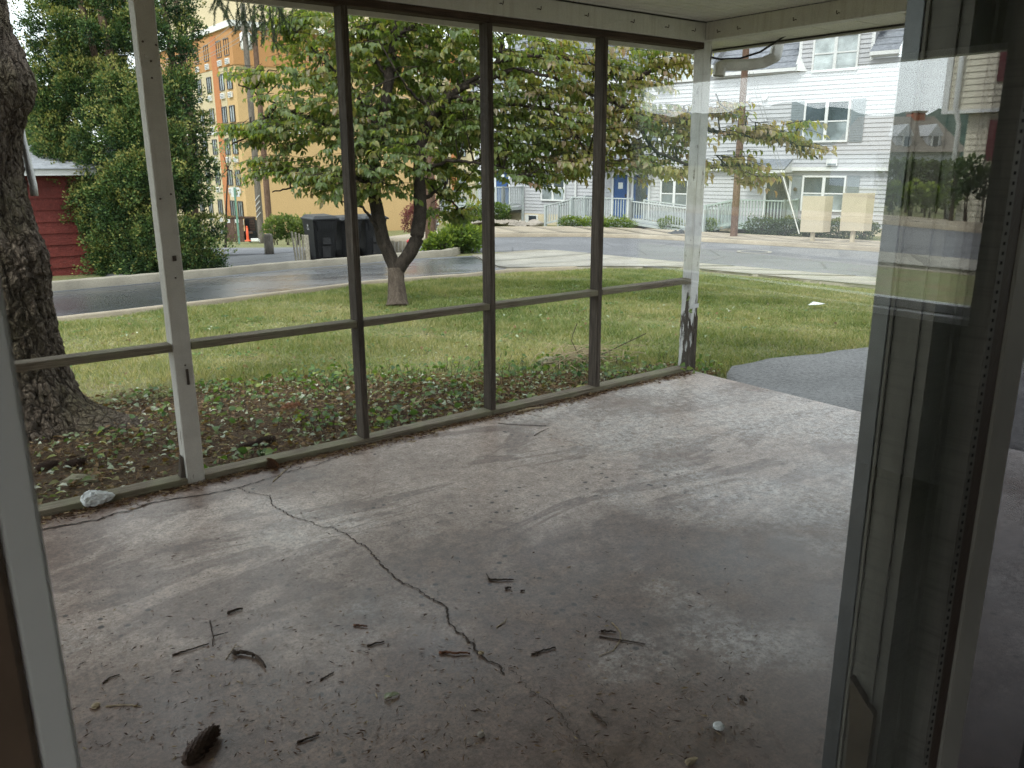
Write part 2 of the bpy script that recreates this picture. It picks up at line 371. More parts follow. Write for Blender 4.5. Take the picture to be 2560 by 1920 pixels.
MT = {}
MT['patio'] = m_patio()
MT['wet_asphalt'] = m_asphalt('wet_asphalt', (.03, .032, .038), (.09, .094, .108), .34, .17)
MT['lot'] = m_asphalt('lot_asphalt', (.10, .10, .105), (.2, .2, .21), .8)
MT['apron_asphalt'] = m_asphalt('apron_asphalt', (.022, .021, .022), (.26, .25, .25), .75, .5, 36)
MT['street'] = m_asphalt('street_asphalt', (.12, .12, .13), (.2, .2, .215), .8, None, 40)
MT['walk'] = m_concrete('walk_concrete', (.33, .31, .27), .25); MT['walk_tan'] = m_concrete('walk_tan', (.36, .305, .235), .25)
MT['kerb'] = m_concrete('kerb_concrete', (.30, .27, .22), .3); MT['foundation'] = m_concrete('foundation_concrete', (.58, .50, .36))
MT['soil'] = m_soil(); MT['bed'] = m_bed()
MT['dark_x'] = wood_mat('dark_wood_x', (.045, .03, .022), (.13, .085, .06), 'x'); MT['dark_z'] = wood_mat('dark_wood_z', (.035, .026, .02), (.19, .155, .125), 'z', 42)
MT['rail'] = wood_mat('rail_wood', (.13, .10, .07), (.36, .31, .24), 'x', 30, (.20, .195, .12))
MT['grey_z'] = wood_mat('grey_wood_z', (.12, .105, .085), (.32, .29, .25), 'z', 22); MT['fence'] = wood_mat('fence_wood', (.24, .21, .16), (.46, .43, .35), 'z', 16)
MT['post_a'] = paint_mat('post_paint', (.56, .54, .50), (.16, .12, .09), .7, .74, 'z', (0, .55, .12))
MT['post_c'] = paint_mat('peeling_paint', (.72, .72, .71), (.10, .085, .07), .6, .63, 'z', (-.05, .75, .2), .6)
MT['beam'] = paint_mat('beam_paint', (.68, .67, .63), (.2, .17, .13), .78, .82, 'x', None, .35)
MT['ceiling'] = plain('ceiling_panel', (.72, .71, .66), .45, .06, 3)
MT['soffit'] = plain('soffit_panel', (.76, .74, .66), .45, .06, 3)
MT['gutter'] = plain('gutter_metal', (.62, .61, .58), .35, .12, 8, .1)
MT['black'] = plain('black_rubber', (.012, .012, .014), .5, .2, 8)
MT['steel'] = plain('rusty_steel', (.07, .05, .04), .6, .4, 40, 0, .5, .4)
MT['vinyl'] = plain('white_vinyl', (.62, .62, .62), .4, .05, 3)
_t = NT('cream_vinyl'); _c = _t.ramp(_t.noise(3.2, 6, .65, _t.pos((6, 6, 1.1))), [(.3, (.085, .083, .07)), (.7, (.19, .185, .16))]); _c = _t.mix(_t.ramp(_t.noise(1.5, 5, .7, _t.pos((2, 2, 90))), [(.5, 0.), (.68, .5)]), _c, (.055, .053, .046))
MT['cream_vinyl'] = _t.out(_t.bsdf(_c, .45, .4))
MT['brown_wood'] = plain('brown_stain', (.20, .14, .10), .5, .2, 9, .1)
MT['dark_brown'] = plain('dark_brown_strip', (.05, .032, .022), .5, .2, 9, .1); MT['grey_vinyl'] = plain('grey_vinyl', (.26, .25, .215), .45, .1, 5)
MT['alu'] = plain('dull_aluminium', (.13, .14, .145), .35, .2, 12, .05, .5, .6)
MT['gasket'] = plain('dark_gasket', (.02, .019, .018), .6, .2, 14)
MT['dark_tan'] = plain('worn_tan', (.065, .05, .03), .5, .25, 14, .1)
MT['screen'] = m_screen(); MT['glass'] = glass_mat('door_glass'); MT['win_glass'] = glass_mat('room_window_glass')
MT['room'] = plain('room_paint', (.12, .112, .10), .85, .06, 2); MT['room_floor'] = plain('room_floor', (.09, .065, .045), .6, .2, 4)
MT['siding'] = m_siding('white_siding', (.42, .42, .44)); MT['beige_siding'] = m_siding('beige_siding', (.60, .55, .45)); MT['grey_siding'] = m_siding('grey_siding', (.45, .48, .52))
MT['shutter'] = plain('grey_shutter', (.19, .215, .235), .55, .08, 6); MT['red_shutter'] = plain('burgundy_shutter', (.13, .022, .032), .5, .15, 6)
MT['roof'] = m_shingle('grey_shingle', (.13, .14, .16), (.27, .28, .31)); MT['roof_pale'] = m_shingle('pale_shingle', (.2, .21, .23), (.34, .35, .38)); MT['roof_brown'] = m_shingle('brown_shingle', (.14, .12, .1), (.24, .21, .18))
MT['pane'] = m_window('window_pane'); MT['pane_pale'] = m_window('curtained_pane', (.30, .33, .34)); MT['pane_mid'] = m_window('blind_pane', (.15, .17, .18))
MT['blue_door'] = plain('blue_door', (.035, .085, .22), .45, .1, 5); MT['green_door'] = plain('dark_door', (.022, .034, .036), .35, .2, 5)
MT['deck'] = plain('grey_deck_paint', (.40, .43, .43), .7, .12, 5, .1); MT['deck_green'] = plain('green_deck_paint', (.33, .39, .37), .7, .12, 5, .1)
MT['red_shake'] = wood_mat('red_shake', (.13, .022, .018), (.22, .045, .035), 'z', 24, None, .7)
MT['tan'] = m_stucco('tan_stucco', (.56, .38, .19)); MT['orange'] = m_stucco('orange_stucco', (.45, .235, .10)); MT['cream'] = m_stucco('cream_stucco', (.54, .455, .30)); MT['pilaster'] = m_stucco('pilaster_stucco', (.46, .19, .085)); MT['bead'] = plain('bead_vinyl', (.84, .85, .83), .4, .04, 4); MT['white_trim'] = plain('white_trim', (.70, .69, .66), .6, .06, 2)
MT['win_frame'] = plain('bronze_frame', (.05, .045, .042), .4, .1, 6)
MT['bin'] = plain('black_bin_plastic', (.007, .0075, .009), .45, .25, 5, .05, .3); MT['red_bin'] = plain('red_bin_plastic', (.42, .018, .028), .45, .12, 5)
MT['white_print'] = plain('white_print', (.62, .62, .62), .6, .05, 5)
MT['spruce_bark'] = m_spruce(); MT['dog_bark'] = m_bark('dogwood_bark', (.014, .011, .009), (.07, .056, .046), None, 14)
MT['dog_bark_pale'] = m_bark('dogwood_base_bark', (.05, .038, .03), (.17, .135, .11), None, 14); MT['cyp_bark'] = m_bark('cypress_bark', (.07, .045, .03), (.22, .16, .11))
MT['pole_red'] = m_bark('brown_pole', (.10, .06, .042), (.24, .155, .115), None, 7); MT['pole_grey'] = m_bark('grey_pole', (.11, .095, .08), (.25, .22, .19), None, 7)
MT['stone'] = m_concrete('mossy_stone', (.24, .22, .15), .4); MT['stone_grey'] = m_concrete('grey_stone', (.33, .29, .25), .4)
MT['cone'] = plain('cone_scale', (.16, .075, .035), .7, .4, 40); MT['cone_dark'] = plain('dark_cone_scale', (.05, .026, .016), .7, .4, 40)
MT['twig'] = plain('twig_bark', (.055, .038, .028), .85, .4, 50); MT['straw'] = plain('pale_straw', (.38, .30, .19), .8, .3, 50); MT['rust_bark'] = plain('rusty_bark', (.16, .065, .032), .85, .35, 40)
MT['paper'] = plain('dirty_paper', (.62, .64, .64), .7, .2, 30); MT['tarp'] = plain('dark_tarp', (.028, .032, .036), .5, .3, 8)
MT['orange_plastic'] = plain('orange_plastic', (.72, .10, .03), .45, .1, 5); MT['sign_back'] = plain('beige_sign', (.46, .40, .30), .75, .08, 1.2)
MT['green_steel'] = plain('green_steel', (.12, .24, .18), .5, .12, 5); MT['brick'] = plain('chimney_brick', (.32, .11, .06), .85, .3, 20, .2); MT['brown_gate'] = wood_mat('brown_gate', (.10, .06, .045), (.17, .11, .085), 'z', 6)
MT['crack'] = plain('crack_dirt', (.045, .033, .027), 1.0, .3, 60)
MT['wire'] = plain('wire', (.03, .03, .03), .6, .1, 3); MT['pale_wire'] = plain('pale_wire', (.3, .3, .3), .6, .1, 3)
G_STOPS = [(0, (.065, .108, .032)), (.35, (.18, .222, .085)), (.65, (.31, .30, .16)), (1, (.50, .44, .30))]
MT['grass'] = leaf_mat('grass_blade', G_STOPS, .3, .6, .2)
MT['dog_leaf'] = leaf_mat('dogwood_leaf', [(0, (.05, .085, .024)), (.35, (.105, .155, .05)), (.55, (.19, .235, .10)), (.68, (.29, .28, .10)), (.82, (.32, .265, .20)), (1, (.27, .16, .13))], .55, .36, .5)
MT['cyp_leaf'] = leaf_mat('cypress_spray', [(0, (.012, .032, .014)), (.45, (.034, .075, .024)), (.8, (.10, .16, .042)), (1, (.27, .26, .075))], .1, .6, .25)
MT['far_leaf'] = leaf_mat('tree_leaf', [(0, (.05, .085, .03)), (.6, (.11, .16, .05)), (1, (.2, .24, .09))], .35, .55, .25)
MT['pale_leaf'] = leaf_mat('pale_leaf', [(0, (.12, .16, .10)), (1, (.3, .35, .22))], .35, .5, .3)
MT['shrub_leaf'] = leaf_mat('shrub_leaf', [(0, (.025, .05, .015)), (.6, (.10, .16, .03)), (1, (.27, .33, .06))], .3, .55, .25)
MT['dark_shrub'] = leaf_mat('dark_shrub_leaf', [(0, (.018, .034, .014)), (.6, (.05, .08, .03)), (1, (.11, .15, .06))], .25, .55, .25)
MT['red_shrub'] = leaf_mat('purple_leaf', [(0, (.06, .02, .025)), (1, (.22, .07, .08))], .3, .5, .3)
MT['litter'] = leaf_mat('fallen_leaf', [(0, (.07, .042, .025)), (.3, (.24, .15, .08)), (.5, (.15, .20, .08)), (.8, (.38, .44, .33)), (1, (.60, .62, .52))], .2, .7, .25)
MT['ivy'] = leaf_mat('ivy_leaf', [(0, (.03, .075, .025)), (.6, (.11, .19, .05)), (1, (.30, .36, .10))], .35, .45, .4)
MT['needle'] = leaf_mat('dry_needle', [(0, (.04, .02, .013)), (.6, (.19, .105, .06)), (1, (.46, .36, .22))], .1, .8, .2)
MT['hemlock'] = leaf_mat('hanging_needles', [(0, (.02, .035, .018)), (1, (.07, .10, .05))], .2, .6, .25)

# ------------------------------------------------------------------ terrain
def structure(name, me_or_mb, mat=None, label=None):
    o = me_or_mb.build(name, mat) if isinstance(me_or_mb, MB) else place(name, me_or_mb)
    tag(o, label, None, None, 'structure'); return o
def grid_axis(lo, hi, a, b, fine, coarse_n):
    l = -np.geomspace(fine, a - lo, coarse_n)[::-1] + a if lo < a else np.array([])
    r = np.geomspace(fine, hi - b, coarse_n) + b if hi > b else np.array([])
    return np.concatenate([l, np.arange(a, b + 1e-6, fine), r])
def ground_sheet():
    xs = grid_axis(-900, 1500, -6, 42, .45, 22); ys = grid_axis(-900, 1500, -26, 44, .45, 22)
    X, Y = np.meshgrid(xs, ys); Z = gz(X, Y) - .03
    # below the house and slab the soil lies lower
    Z = np.where((X < 4.7) & (X > -7) & (Y < 3.9) & (Y > -7), Z - .25, Z)
    # small lumps on the lawn
    Z = Z + np.where((X > -6) & (X < 42) & (Y > 4.6) & (Y < 40), .012 * np.sin(X * 2.1 + 1.3 * np.sin(Y * 1.7)) * np.cos(Y * 1.9), 0)
    V = np.stack([X, Y, Z], -1).reshape(-1, 3); nx = len(xs); ny = len(ys)
    i = np.arange(nx * (ny - 1)).reshape(ny - 1, nx)[:, :-1].ravel()
    Fq = np.stack([i, i + 1, i + nx + 1, i + nx], 1)
    return np_mesh('ground', V, Fq, MT['soil'], None, True)
structure('ground', ground_sheet())

def resample(P, n):
    P = np.asarray(P, float); d = np.r_[0, np.cumsum(np.linalg.norm(np.diff(P, axis=0), axis=1))]
    t = np.linspace(0, d[-1], n); return np.stack([np.interp(t, d, P[:, k]) for k in range(P.shape[1])], 1)
def strip(A, B, n=60, m=12, off=.015):
    """sheet between two plan polylines laid on the ground"""
    a = resample(A, n); b = resample(B, n); t = np.linspace(0, 1, m)
    P = a[:, None] * (1 - t)[None, :, None] + b[:, None] * t[None, :, None]
    Z = gz(P[..., 0], P[..., 1]) + off
    V = np.concatenate([P, Z[..., None]], -1).reshape(-1, 3)
    i = (np.arange(n - 1)[:, None] * m + np.arange(m - 1)[None]).ravel()
    F = np.stack([i, i + 1, i + m + 1, i + m], 1)
    Fs = []; rim = [k * m for k in range(n)] + [(n - 1) * m + k for k in range(1, m)] + [k * m + m - 1 for k in range(n - 2, -1, -1)] + [k for k in range(m - 2, 0, -1)]; b0 = len(V); V = np.concatenate([V, V[rim] - (0, 0, .14)]); L = len(rim)
    Fs = np.array([(rim[k], rim[(k + 1) % L], b0 + (k + 1) % L, b0 + k) for k in range(L)])
    e1 = V[F[0][1]] - V[F[0][0]]; e2 = V[F[0][3]] - V[F[0][0]]
    if np.cross(e1, e2)[2] < 0: F = F[:, ::-1]
    return V, np.concatenate([F, Fs])
def kerb_mesh(name, line, width, h0, h1, mat, n=60, chips=.006):
    """a kerb: rounded-top strip along a plan polyline, width to its left, from ground+h0 to ground+h1"""
    a = resample(line, n); d = np.gradient(a, axis=0); d /= np.linalg.norm(d, axis=1)[:, None]; nrm = np.stack([-d[:, 1], d[:, 0]], 1)
    prof = [(0, h0), (0.0, h1 - .02), (.02, h1), (width - .02, h1), (width, h1 - .02), (width, h0)]
    V = []
    for k in range(n):
        for o, h in prof:
            p = a[k] + nrm[k] * o; j = chips * mnoise.noise((p[0] * 3, p[1] * 3, o * 9))
            V.append((p[0] + nrm[k][0] * j, p[1] + nrm[k][1] * j, float(gz(p[0], p[1])) + h + (j if h == h1 else 0)))
    m = len(prof); i = (np.arange(n - 1)[:, None] * m + np.arange(m - 1)[None]).ravel()
    return np_mesh(name, V, np.stack([i, i + m, i + m + 1, i + 1], 1), mat)
V, F = strip([(-9, 10.9), (1.79, 11.62), (4.29, 12.43), (7.14, 13.54), (9.2, 13.62), (10.8, 14.2)], [(-9, 14.7), (2.27, 15.37), (4.91, 16.31), (7.32, 17.35), (10.47, 18.23), (12.6, 18.0)], 70, 14, .012)
structure('driveway', np_mesh('driveway', V, F, MT['wet_asphalt'], None, True))
structure('driveway_edge', kerb_mesh('driveway_edge', [(-9, 10.78), (1.79, 11.5), (4.29, 12.31), (7.14, 13.42), (9.2, 13.5), (10.8, 13.9), (12.4, 13.5)], .10, -.1, .045, MT['walk_tan'], 80))
structure('driveway_kerb', kerb_mesh('driveway_kerb', [(-9, 14.7), (2.27, 15.37), (4.91, 16.31), (7.32, 17.35), (10.47, 18.23), (12.0, 18.35), (12.9, 19.1)], .2, -.1, .17, MT['kerb'], 90, .014))
V, F = strip([(3.0, 15.95), (4.91, 16.6), (7.32, 17.62), (10.47, 18.52)], [(4.5, 21.2), (7.0, 21.9), (9.6, 22.3), (12.5, 22.2)], 30, 12, .02)
structure('parking_lot', np_mesh('parking_lot', V, F, MT['lot'], None, True))
V, F = strip([(14.9, -45), (14.75, 8.0), (15.0, 11.4), (15.15, 14.6), (15.15, 18.4), (13.4, 19.2), (6, 23.5), (-5, 30)], [(22.3, -45), (21.92, 12), (21.4, 17.7), (21.1, 20.1), (20, 22.2), (17.67, 23.9), (12, 26.5), (0, 34)], 110, 18, .014)
structure('street', np_mesh('street', V, F, MT['street'], None, True))
V, F = strip([(13.1, -45), (13.2, 7.2), (13.9, 12.0), (12.55, 13.4), (10.75, 14.3), (12.6, 18.1)], [(14.9, -45), (14.74, 8.0), (14.99, 11.4), (15.14, 14.6), (15.2, 16.5), (15.14, 18.4)], 90, 10, .03)
structure('sidewalk_near', np_mesh('sidewalk_near', V, F, MT['walk'], None, True))
V, F = strip([(22.5, -45), (22.1, 12), (21.6, 17.8), (21.3, 20.2), (20.2, 22.4), (17.8, 24.1), (12.2, 26.7)], [(24.9, -45), (24.5, 12), (24.2, 18), (24.3, 22.5), (23.4, 26.1), (20.5, 28.2), (13.5, 31)], 90, 10, .12)
structure('sidewalk_far', np_mesh('sidewalk_far', V, F, MT['walk_tan'], None, True))
structure('street_kerb', kerb_mesh('street_kerb', [(12.0, 26.5), (17.67, 23.9), (20, 22.2), (21.1, 20.1), (21.4, 17.7), (21.92, 12), (22.3, -45)], .2, -.1, .14, MT['walk_tan'], 120))
V, F = strip([(4.935, .7), (4.935, 4.16)], [(13.15, .2), (13.15, 4.0)], 20, 30, .02)
def path_edge(x): return np.interp(x, [4.93, 5.25, 5.8, 6.7, 7.7, 13.2], [3.62, 4.0, 4.34, 4.28, 4.17, 4.0]) + .05 * np.sin(np.asarray(x) * 2.3) + .03 * np.sin(np.asarray(x) * 7.1)
V = np.array(V); f_ = (V[:, 0] - 4.935) / (13.15 - 4.935); ylo = .7 - .5 * f_; tt_ = (V[:, 1] - ylo) / (4.16 - .16 * f_ - ylo); drop = V[:, 2] - gz(V[:, 0], V[:, 1]); V[:, 1] = ylo + tt_ * (path_edge(V[:, 0]) - ylo); V[:, 2] = gz(V[:, 0], V[:, 1]) + drop
structure('asphalt_path', np_mesh('asphalt_path', V, F, MT['apron_asphalt'], None, True))
def slabs(parent, A, B, L, mat, off, i0=0.0):
    """paving slabs cut across a strip, each with an open joint to the next"""
    a = resample(A, 400); b = resample(B, 400); d = np.r_[0, np.cumsum(np.linalg.norm(np.diff((a + b) / 2, axis=0), axis=1))]; k = 0; s0 = i0
    while s0 + L < d[-1]:
        i, j = np.searchsorted(d, s0 + .012), np.searchsorted(d, s0 + L - .012); mid = (a[i] + b[j]) / 2
        if mid[1] > -14 and j > i:
            dz = random.uniform(-.004, .006); V = []; F = []
            for q in range(4):
                u = i + (j - i) * q // 3
                for w in range(5): p = a[u] * (1 - w / 4) + b[u] * (w / 4); V.append((p[0], p[1], float(gz(p[0], p[1])) + off + dz))
            n0 = len(V); V += [(x, y, z - .05) for x, y, z in V]; F = [(q * 5 + w, q * 5 + w + 1, q * 5 + w + 6, q * 5 + w + 5) for q in range(3) for w in range(4)]
            rim = [0, 1, 2, 3, 4, 9, 14, 19, 18, 17, 16, 15, 10, 5]; F += [(rim[q], rim[(q + 1) % 14], n0 + rim[(q + 1) % 14], n0 + rim[q]) for q in range(14)]
            e1 = np.subtract(V[1], V[0]); e2 = np.subtract(V[5], V[0])
            if np.cross(e1, e2)[2] < 0: F = [f[::-1] for f in F]
            place('slab', np_mesh('slab', V, F, mat), parent)
        s0 += L; k += 1
slabs(bpy.data.objects['sidewalk_near'], [(13.1, -45), (13.2, 7.2), (13.9, 12.0), (12.55, 13.4), (10.75, 14.3), (12.6, 18.1)], [(14.9, -45), (14.74, 8.0), (14.99, 11.4), (15.14, 14.6), (15.2, 16.5), (15.14, 18.4)], 1.5, MT['walk'], .045)
slabs(bpy.data.objects['sidewalk_far'], [(22.5, -45), (22.1, 12), (21.6, 17.8), (21.3, 20.2), (20.2, 22.4), (17.8, 24.1), (12.2, 26.7)], [(24.9, -45), (24.5, 12), (24.2, 18), (24.3, 22.5), (23.4, 26.1), (20.5, 28.2), (13.5, 31)], 1.6, MT['walk_tan'], .135)
for nm_ in ('sidewalk_near', 'sidewalk_far'): bpy.data.objects[nm_].data.materials[0] = MT['kerb']
# ---- patio slab and its cracks
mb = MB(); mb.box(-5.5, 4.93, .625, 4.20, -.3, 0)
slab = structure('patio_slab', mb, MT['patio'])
def ribbon(px_pts, w0, w1, seed, z=.003):
    P = [on_z(x, y, 0)[:2] for x, y in px_pts]; P = resample(P, max(20, len(P) * 7)); r = random.Random(seed); V = []; n = len(P)
    T = np.gradient(P, axis=0); T /= np.linalg.norm(T, axis=1)[:, None]
    for i in range(n):
        nr = np.array([-T[i, 1], T[i, 0]]); w = (w0 + (w1 - w0) * i / n) * (.5 + r.random()); j = (r.random() - .5) * .012
        for s in (-.5, .5): V.append((*(P[i] + nr * (j + s * w)), z))
    return np_mesh('crack', V, [(2 * i, 2 * i + 1, 2 * i + 3, 2 * i + 2) for i in range(n - 1)], MT['crack'])
CR1 = [(60, 1332), (98, 1326), (174, 1313), (246, 1300), (289, 1284), (318, 1280), (376, 1258), (451, 1246), (506, 1239), (596, 1220), (674, 1196), (717, 1181), (789, 1164), (867, 1133)]
CR2 = [(596, 1220), (624, 1232), (674, 1240), (681, 1265), (700, 1274), (731, 1293), (769, 1303), (807, 1319), (833, 1319), (847, 1330), (864, 1335), (887, 1354), (918, 1369), (942, 1400), (977, 1436), (1004, 1457), (1027, 1465), (1058, 1484), (1086, 1502), (1117, 1517), (1120, 1548), (1136, 1575), (1163, 1591), (1183, 1614), (1198, 1638), (1222, 1653), (1249, 1661), (1260, 1688)]
CR3 = [(1270, 1675), (1292, 1684), (1315, 1715), (1338, 1739), (1369, 1754), (1400, 1782), (1428, 1828), (1463, 1859), (1501, 1894), (1530, 1930)]
for i, (c, a, b) in enumerate(((CR1, .011, .0035), (CR2, .0042, .0065), (CR3, .002, .0022))): place('crack', ribbon(c, a, b, i), slab)
place('crack', ribbon([(856, 1326), (950, 1301), (1050, 1274)], .003, .002, 8), slab)
place('crack', ribbon([(800, 1349), (900, 1330), (1050, 1295), (1120, 1280)], .0025, .002, 9), slab)

# ------------------------------------------------------------------ porch
YW, W4, W2 = 4.086, .089, .038
XA, X1, X2, X3, XC = 1.066, 2.060, 2.977, 3.896, 4.863
ZR, ZP, ZB = .730, 2.352, 2.395          # rail top, underside of the top plate, underside of the beam
porch = thing('porch', (XC, YW, 0), 'open wooden porch frame of white posts, dark studs and a low rail', 'porch')
def warped(x0, x1, y0, y1, z0, z1, axis, n=14, amp=.004, seed=0, chip=0.0):
    """a timber: box subdivided along its length with slight bow and worn corners"""
    lo = np.array([x0, y0, z0]); hi = np.array([x1, y1, z1]); k = 'xyz'.index(axis); o = [i for i in range(3) if i != k]
    b = .004; mb = MB(); V = []
    sec = [(b, 0), (1, 0, -b), (0, 0)]
    a0, a1, b0, b1 = lo[o[0]], hi[o[0]], lo[o[1]], hi[o[1]]
    ring = [(a0 + b, b0), (a1 - b, b0), (a1, b0 + b), (a1, b1 - b), (a1 - b, b1), (a0 + b, b1), (a0, b1 - b), (a0, b0 + b)]
    for i in range(n + 1):
        t = lo[k] + (hi[k] - lo[k]) * i / n
        d0 = amp * mnoise.noise((t * .8, seed * 3.1, 0)); d1 = amp * mnoise.noise((t * .8, seed * 3.1, 9))
        for j, (p, q) in enumerate(ring):
            v = [0, 0, 0]; c = chip * mnoise.noise((t * 7, seed, j * 2.3)); v[k] = t
            v[o[0]] = p + d0 + (c if p < (a0 + a1) / 2 else -c) * .5; v[o[1]] = q + d1; V.append(v)
    F = [(i * 8 + j, i * 8 + (j + 1) % 8, (i + 1) * 8 + (j + 1) % 8, (i + 1) * 8 + j) for i in range(n) for j in range(8)]
    F += [tuple(range(8))[::-1], tuple(n * 8 + j for j in range(8))]
    if axis == 'y': F = [f[::-1] for f in F]
    return mb.add(V, F)
pa = warped(XA, XA + W4, YW, YW + W4, 0, ZB - .002, 'z', 26, .003, 1, .004).build('post', MT['post_a'], porch); tag(pa, 'white painted square post with scuffs and nail holes')
mb = MB(); mb.add([(XA - .03, YW + .02, 0), (XA - .002, YW + .01, 0), (XA - .002, YW + .06, 0), (XA - .03, YW + .07, 0), (XA - .012, YW + .03, .16), (XA - .002, YW + .02, .14), (XA - .002, YW + .05, .13), (XA - .014, YW + .05, .15)], [(0, 1, 5, 4), (1, 2, 6, 5), (2, 3, 7, 6), (3, 0, 4, 7), (4, 5, 6, 7)])
mb.build('splinter', MT['dark_z'], pa)
for zz, xx in ((2.02, .045), (1.95, .042), (1.42, .02), (1.44, .07), (1.05, .05), (.62, .05), (2.1, .02), (2.09, .075)):
    m = MB(); m.lathe((0, 0, 0), [(.004, -.003), (.005, 0), (.003, .003)], 8); place('nail', m.mesh('nail', MT['steel']), pa, (XA + xx, YW - .001, zz), Matrix.Rotation(PI / 2, 3, 'X'))
MB().box(XA + .05, XA + .062, YW - .003, YW + .002, .52, .60).build('gouge', MT['dark_z'], pa)
MB().box(XA + .045, XA + .062, YW - .003, YW + .002, 1.13, 1.155).build('gouge', MT['dark_z'], pa)
pc = warped(XC, XC + W4, YW, YW + W4, 0, ZB - .002, 'z', 40, .004, 2, .012).build('post', MT['post_c'], porch); tag(pc, 'white corner post with peeling paint and a rotted foot')
mb = MB(); mb.box(XC - .004, XC + W4 + .004, YW - .005, YW - .001, .50, .53); mb.box(XC + W4 + .001, XC + W4 + .005, YW - .004, YW + .07, .50, .53)
mb.box(XC + .02, XC + .05, YW - .006, YW - .001, .485, .53); mb.build('strap', MT['vinyl'], pc)
mb = MB(); mb.add([(XC + .045, YW - .003, 0), (XC + W4 + .004, YW - .004, 0), (XC + W4 + .005, YW - .004, .42), (XC + .075, YW - .003, .47), (XC + .062, YW - .004, .24)], [(0, 1, 2, 3, 4)])
mb.add([(XC + W4 + .002, YW, 0), (XC + W4 + .002, YW + .06, 0), (XC + W4 + .002, YW + .05, .3), (XC + W4 + .002, YW, .43)], [(0, 1, 2, 3)]); mb.build('rotted_wood', MT['dark_z'], pc)
for i, x in enumerate((X1, X2, X3)):
    warped(x, x + W2, YW, YW + W4, .039, ZP - .001, 'z', 18, .005, 5 + i).build('stud', MT['dark_z'], porch)
xs = [-2.6, XA, X1, X2, X3, XC]
segs = [(-2.6, XA - .002)] + [(a + (W4 if a == XA else W2) + .002, b - .002) for a, b in ((XA, X1), (X1, X2), (X2, X3), (X3, XC))]
for i, (a, b) in enumerate(segs):
    warped(a, b, YW + .001, YW + W4 - .001, ZR - W2, ZR, 'x', 10, .004, 20 + i).build('rail', MT['rail'], porch)
for i, (a, b) in enumerate(((-2.6, XA - .002), (XA + W4 + .002, X2 + .01), (X2 + .013, X3 - .25), (X3 - .247, XC - .002))):
    warped(a, b, YW - .002, YW + W4 + .002, 0.001, W2, 'x', 14, .004, 30 + i).build('sill', MT['rail'], porch)
for i, (a, b) in enumerate(((-2.6, XA - .002), (XA + W4 + .002, X2 + .012), (X2 + .015, XC - .002))):
    warped(a, b, YW - .001, YW + W4 + .001, ZP, ZB - .001, 'x', 12, .003, 40 + i).build('top_plate', MT['dark_x'], porch)
bf = MB().box(-3, XC + W4 - .001, YW - .004, YW + W4, ZB, 2.522).build('beam', MT['beam'], porch, bevel=.004)
br = MB().box(XC, XC + W4, .63, YW - .006, ZB + .012, 2.526).build('beam', MT['beam'], porch, bevel=.004)
def hook(x, y, z, dirv):
    m = MB(); d = np.array(dirv, float); p = np.array([x, y, z]); up = np.array([0, 0, 1.])
    m.tube([p, p + d * .014, p + d * .026 - up * .008, p + d * .03 - up * .002, p + d * .03 + up * .012], .0028, 6)
    return m
for x in (1.45, 2.0, 2.72, 3.06, 3.34, 3.72, 4.12, 4.45, 4.72): hook(x, YW - .004, 2.46 - .004 * (x % .5), (.1, -1, 0)).build('hook', MT['steel'], bf)
for y in (3.95, 3.78, 3.35, 3.05, 2.55, 1.9): hook(XC, y, 2.45, (-1, .1, 0)).build('hook', MT['steel'], br)
# ceiling: narrow moulded boards running along the porch
cb = MB(); cb.box(0, 7.9, .004, .146, 0, .012); cb.box(0, 7.9, -.004, .004, .006, .012); cb.box(0, 7.9, .070, .076, -.003, 0)
cbm = cb.mesh('ceiling_board', MT['ceiling'], bevel=.002)
for k in range(23): place('ceiling_board', cbm, porch, (-3.04, .63 + k * .15, 2.528))
# overhanging soffit outside the right-hand and the front beam, fascia, gutter downspout
sb = MB(); sb.box(.005, .40, .006, .294, 0, .008)
sb.box(.005, .40, -.006, .006, .012, .014)
sbm = sb.mesh('soffit_panel', MT['soffit'], bevel=.001)
vb = MB(); vb.box(.005, .40, .006, .294, .004, .012)
for i in range(13):
    for j in range(9): vb.box(.03 + j * .04, .06 + j * .04, .012 + i * .022, .02 + i * .022, 0, .004)
vbm = vb.mesh('soffit_vent', MT['soffit'])
for k in range(13):
    vent = k in (12, 6, 5)
    place('soffit_vent' if vent else 'soffit_panel', vbm if vent else sbm, porch, (XC + W4, .63 + k * .30, ZB + .022))
MB().box(XC + W4 + .405, XC + W4 + .43, .3, 4.62, ZB + .0, 2.60).build('fascia', MT['gutter'], porch)
MB().box(XC + W4 + .385, XC + W4 + .404, .3, 4.55, ZB + .012, ZB + .02).build('channel', MT['gasket'], porch)
MB().box(-3, XC + W4 + .404, 4.56, 4.585, ZB + .002, 2.60).build('fascia', MT['gutter'], porch)
MB().box(-3, XC + W4 + .2, YW + W4 + .002, 4.559, ZB + .05, ZB + .06).build('soffit_strip', MT['soffit'], porch)
MB().box(-3.2, XC + W4 + .5, .63, 4.66, 2.62, 2.72).build('roof', MT['roof'], porch)
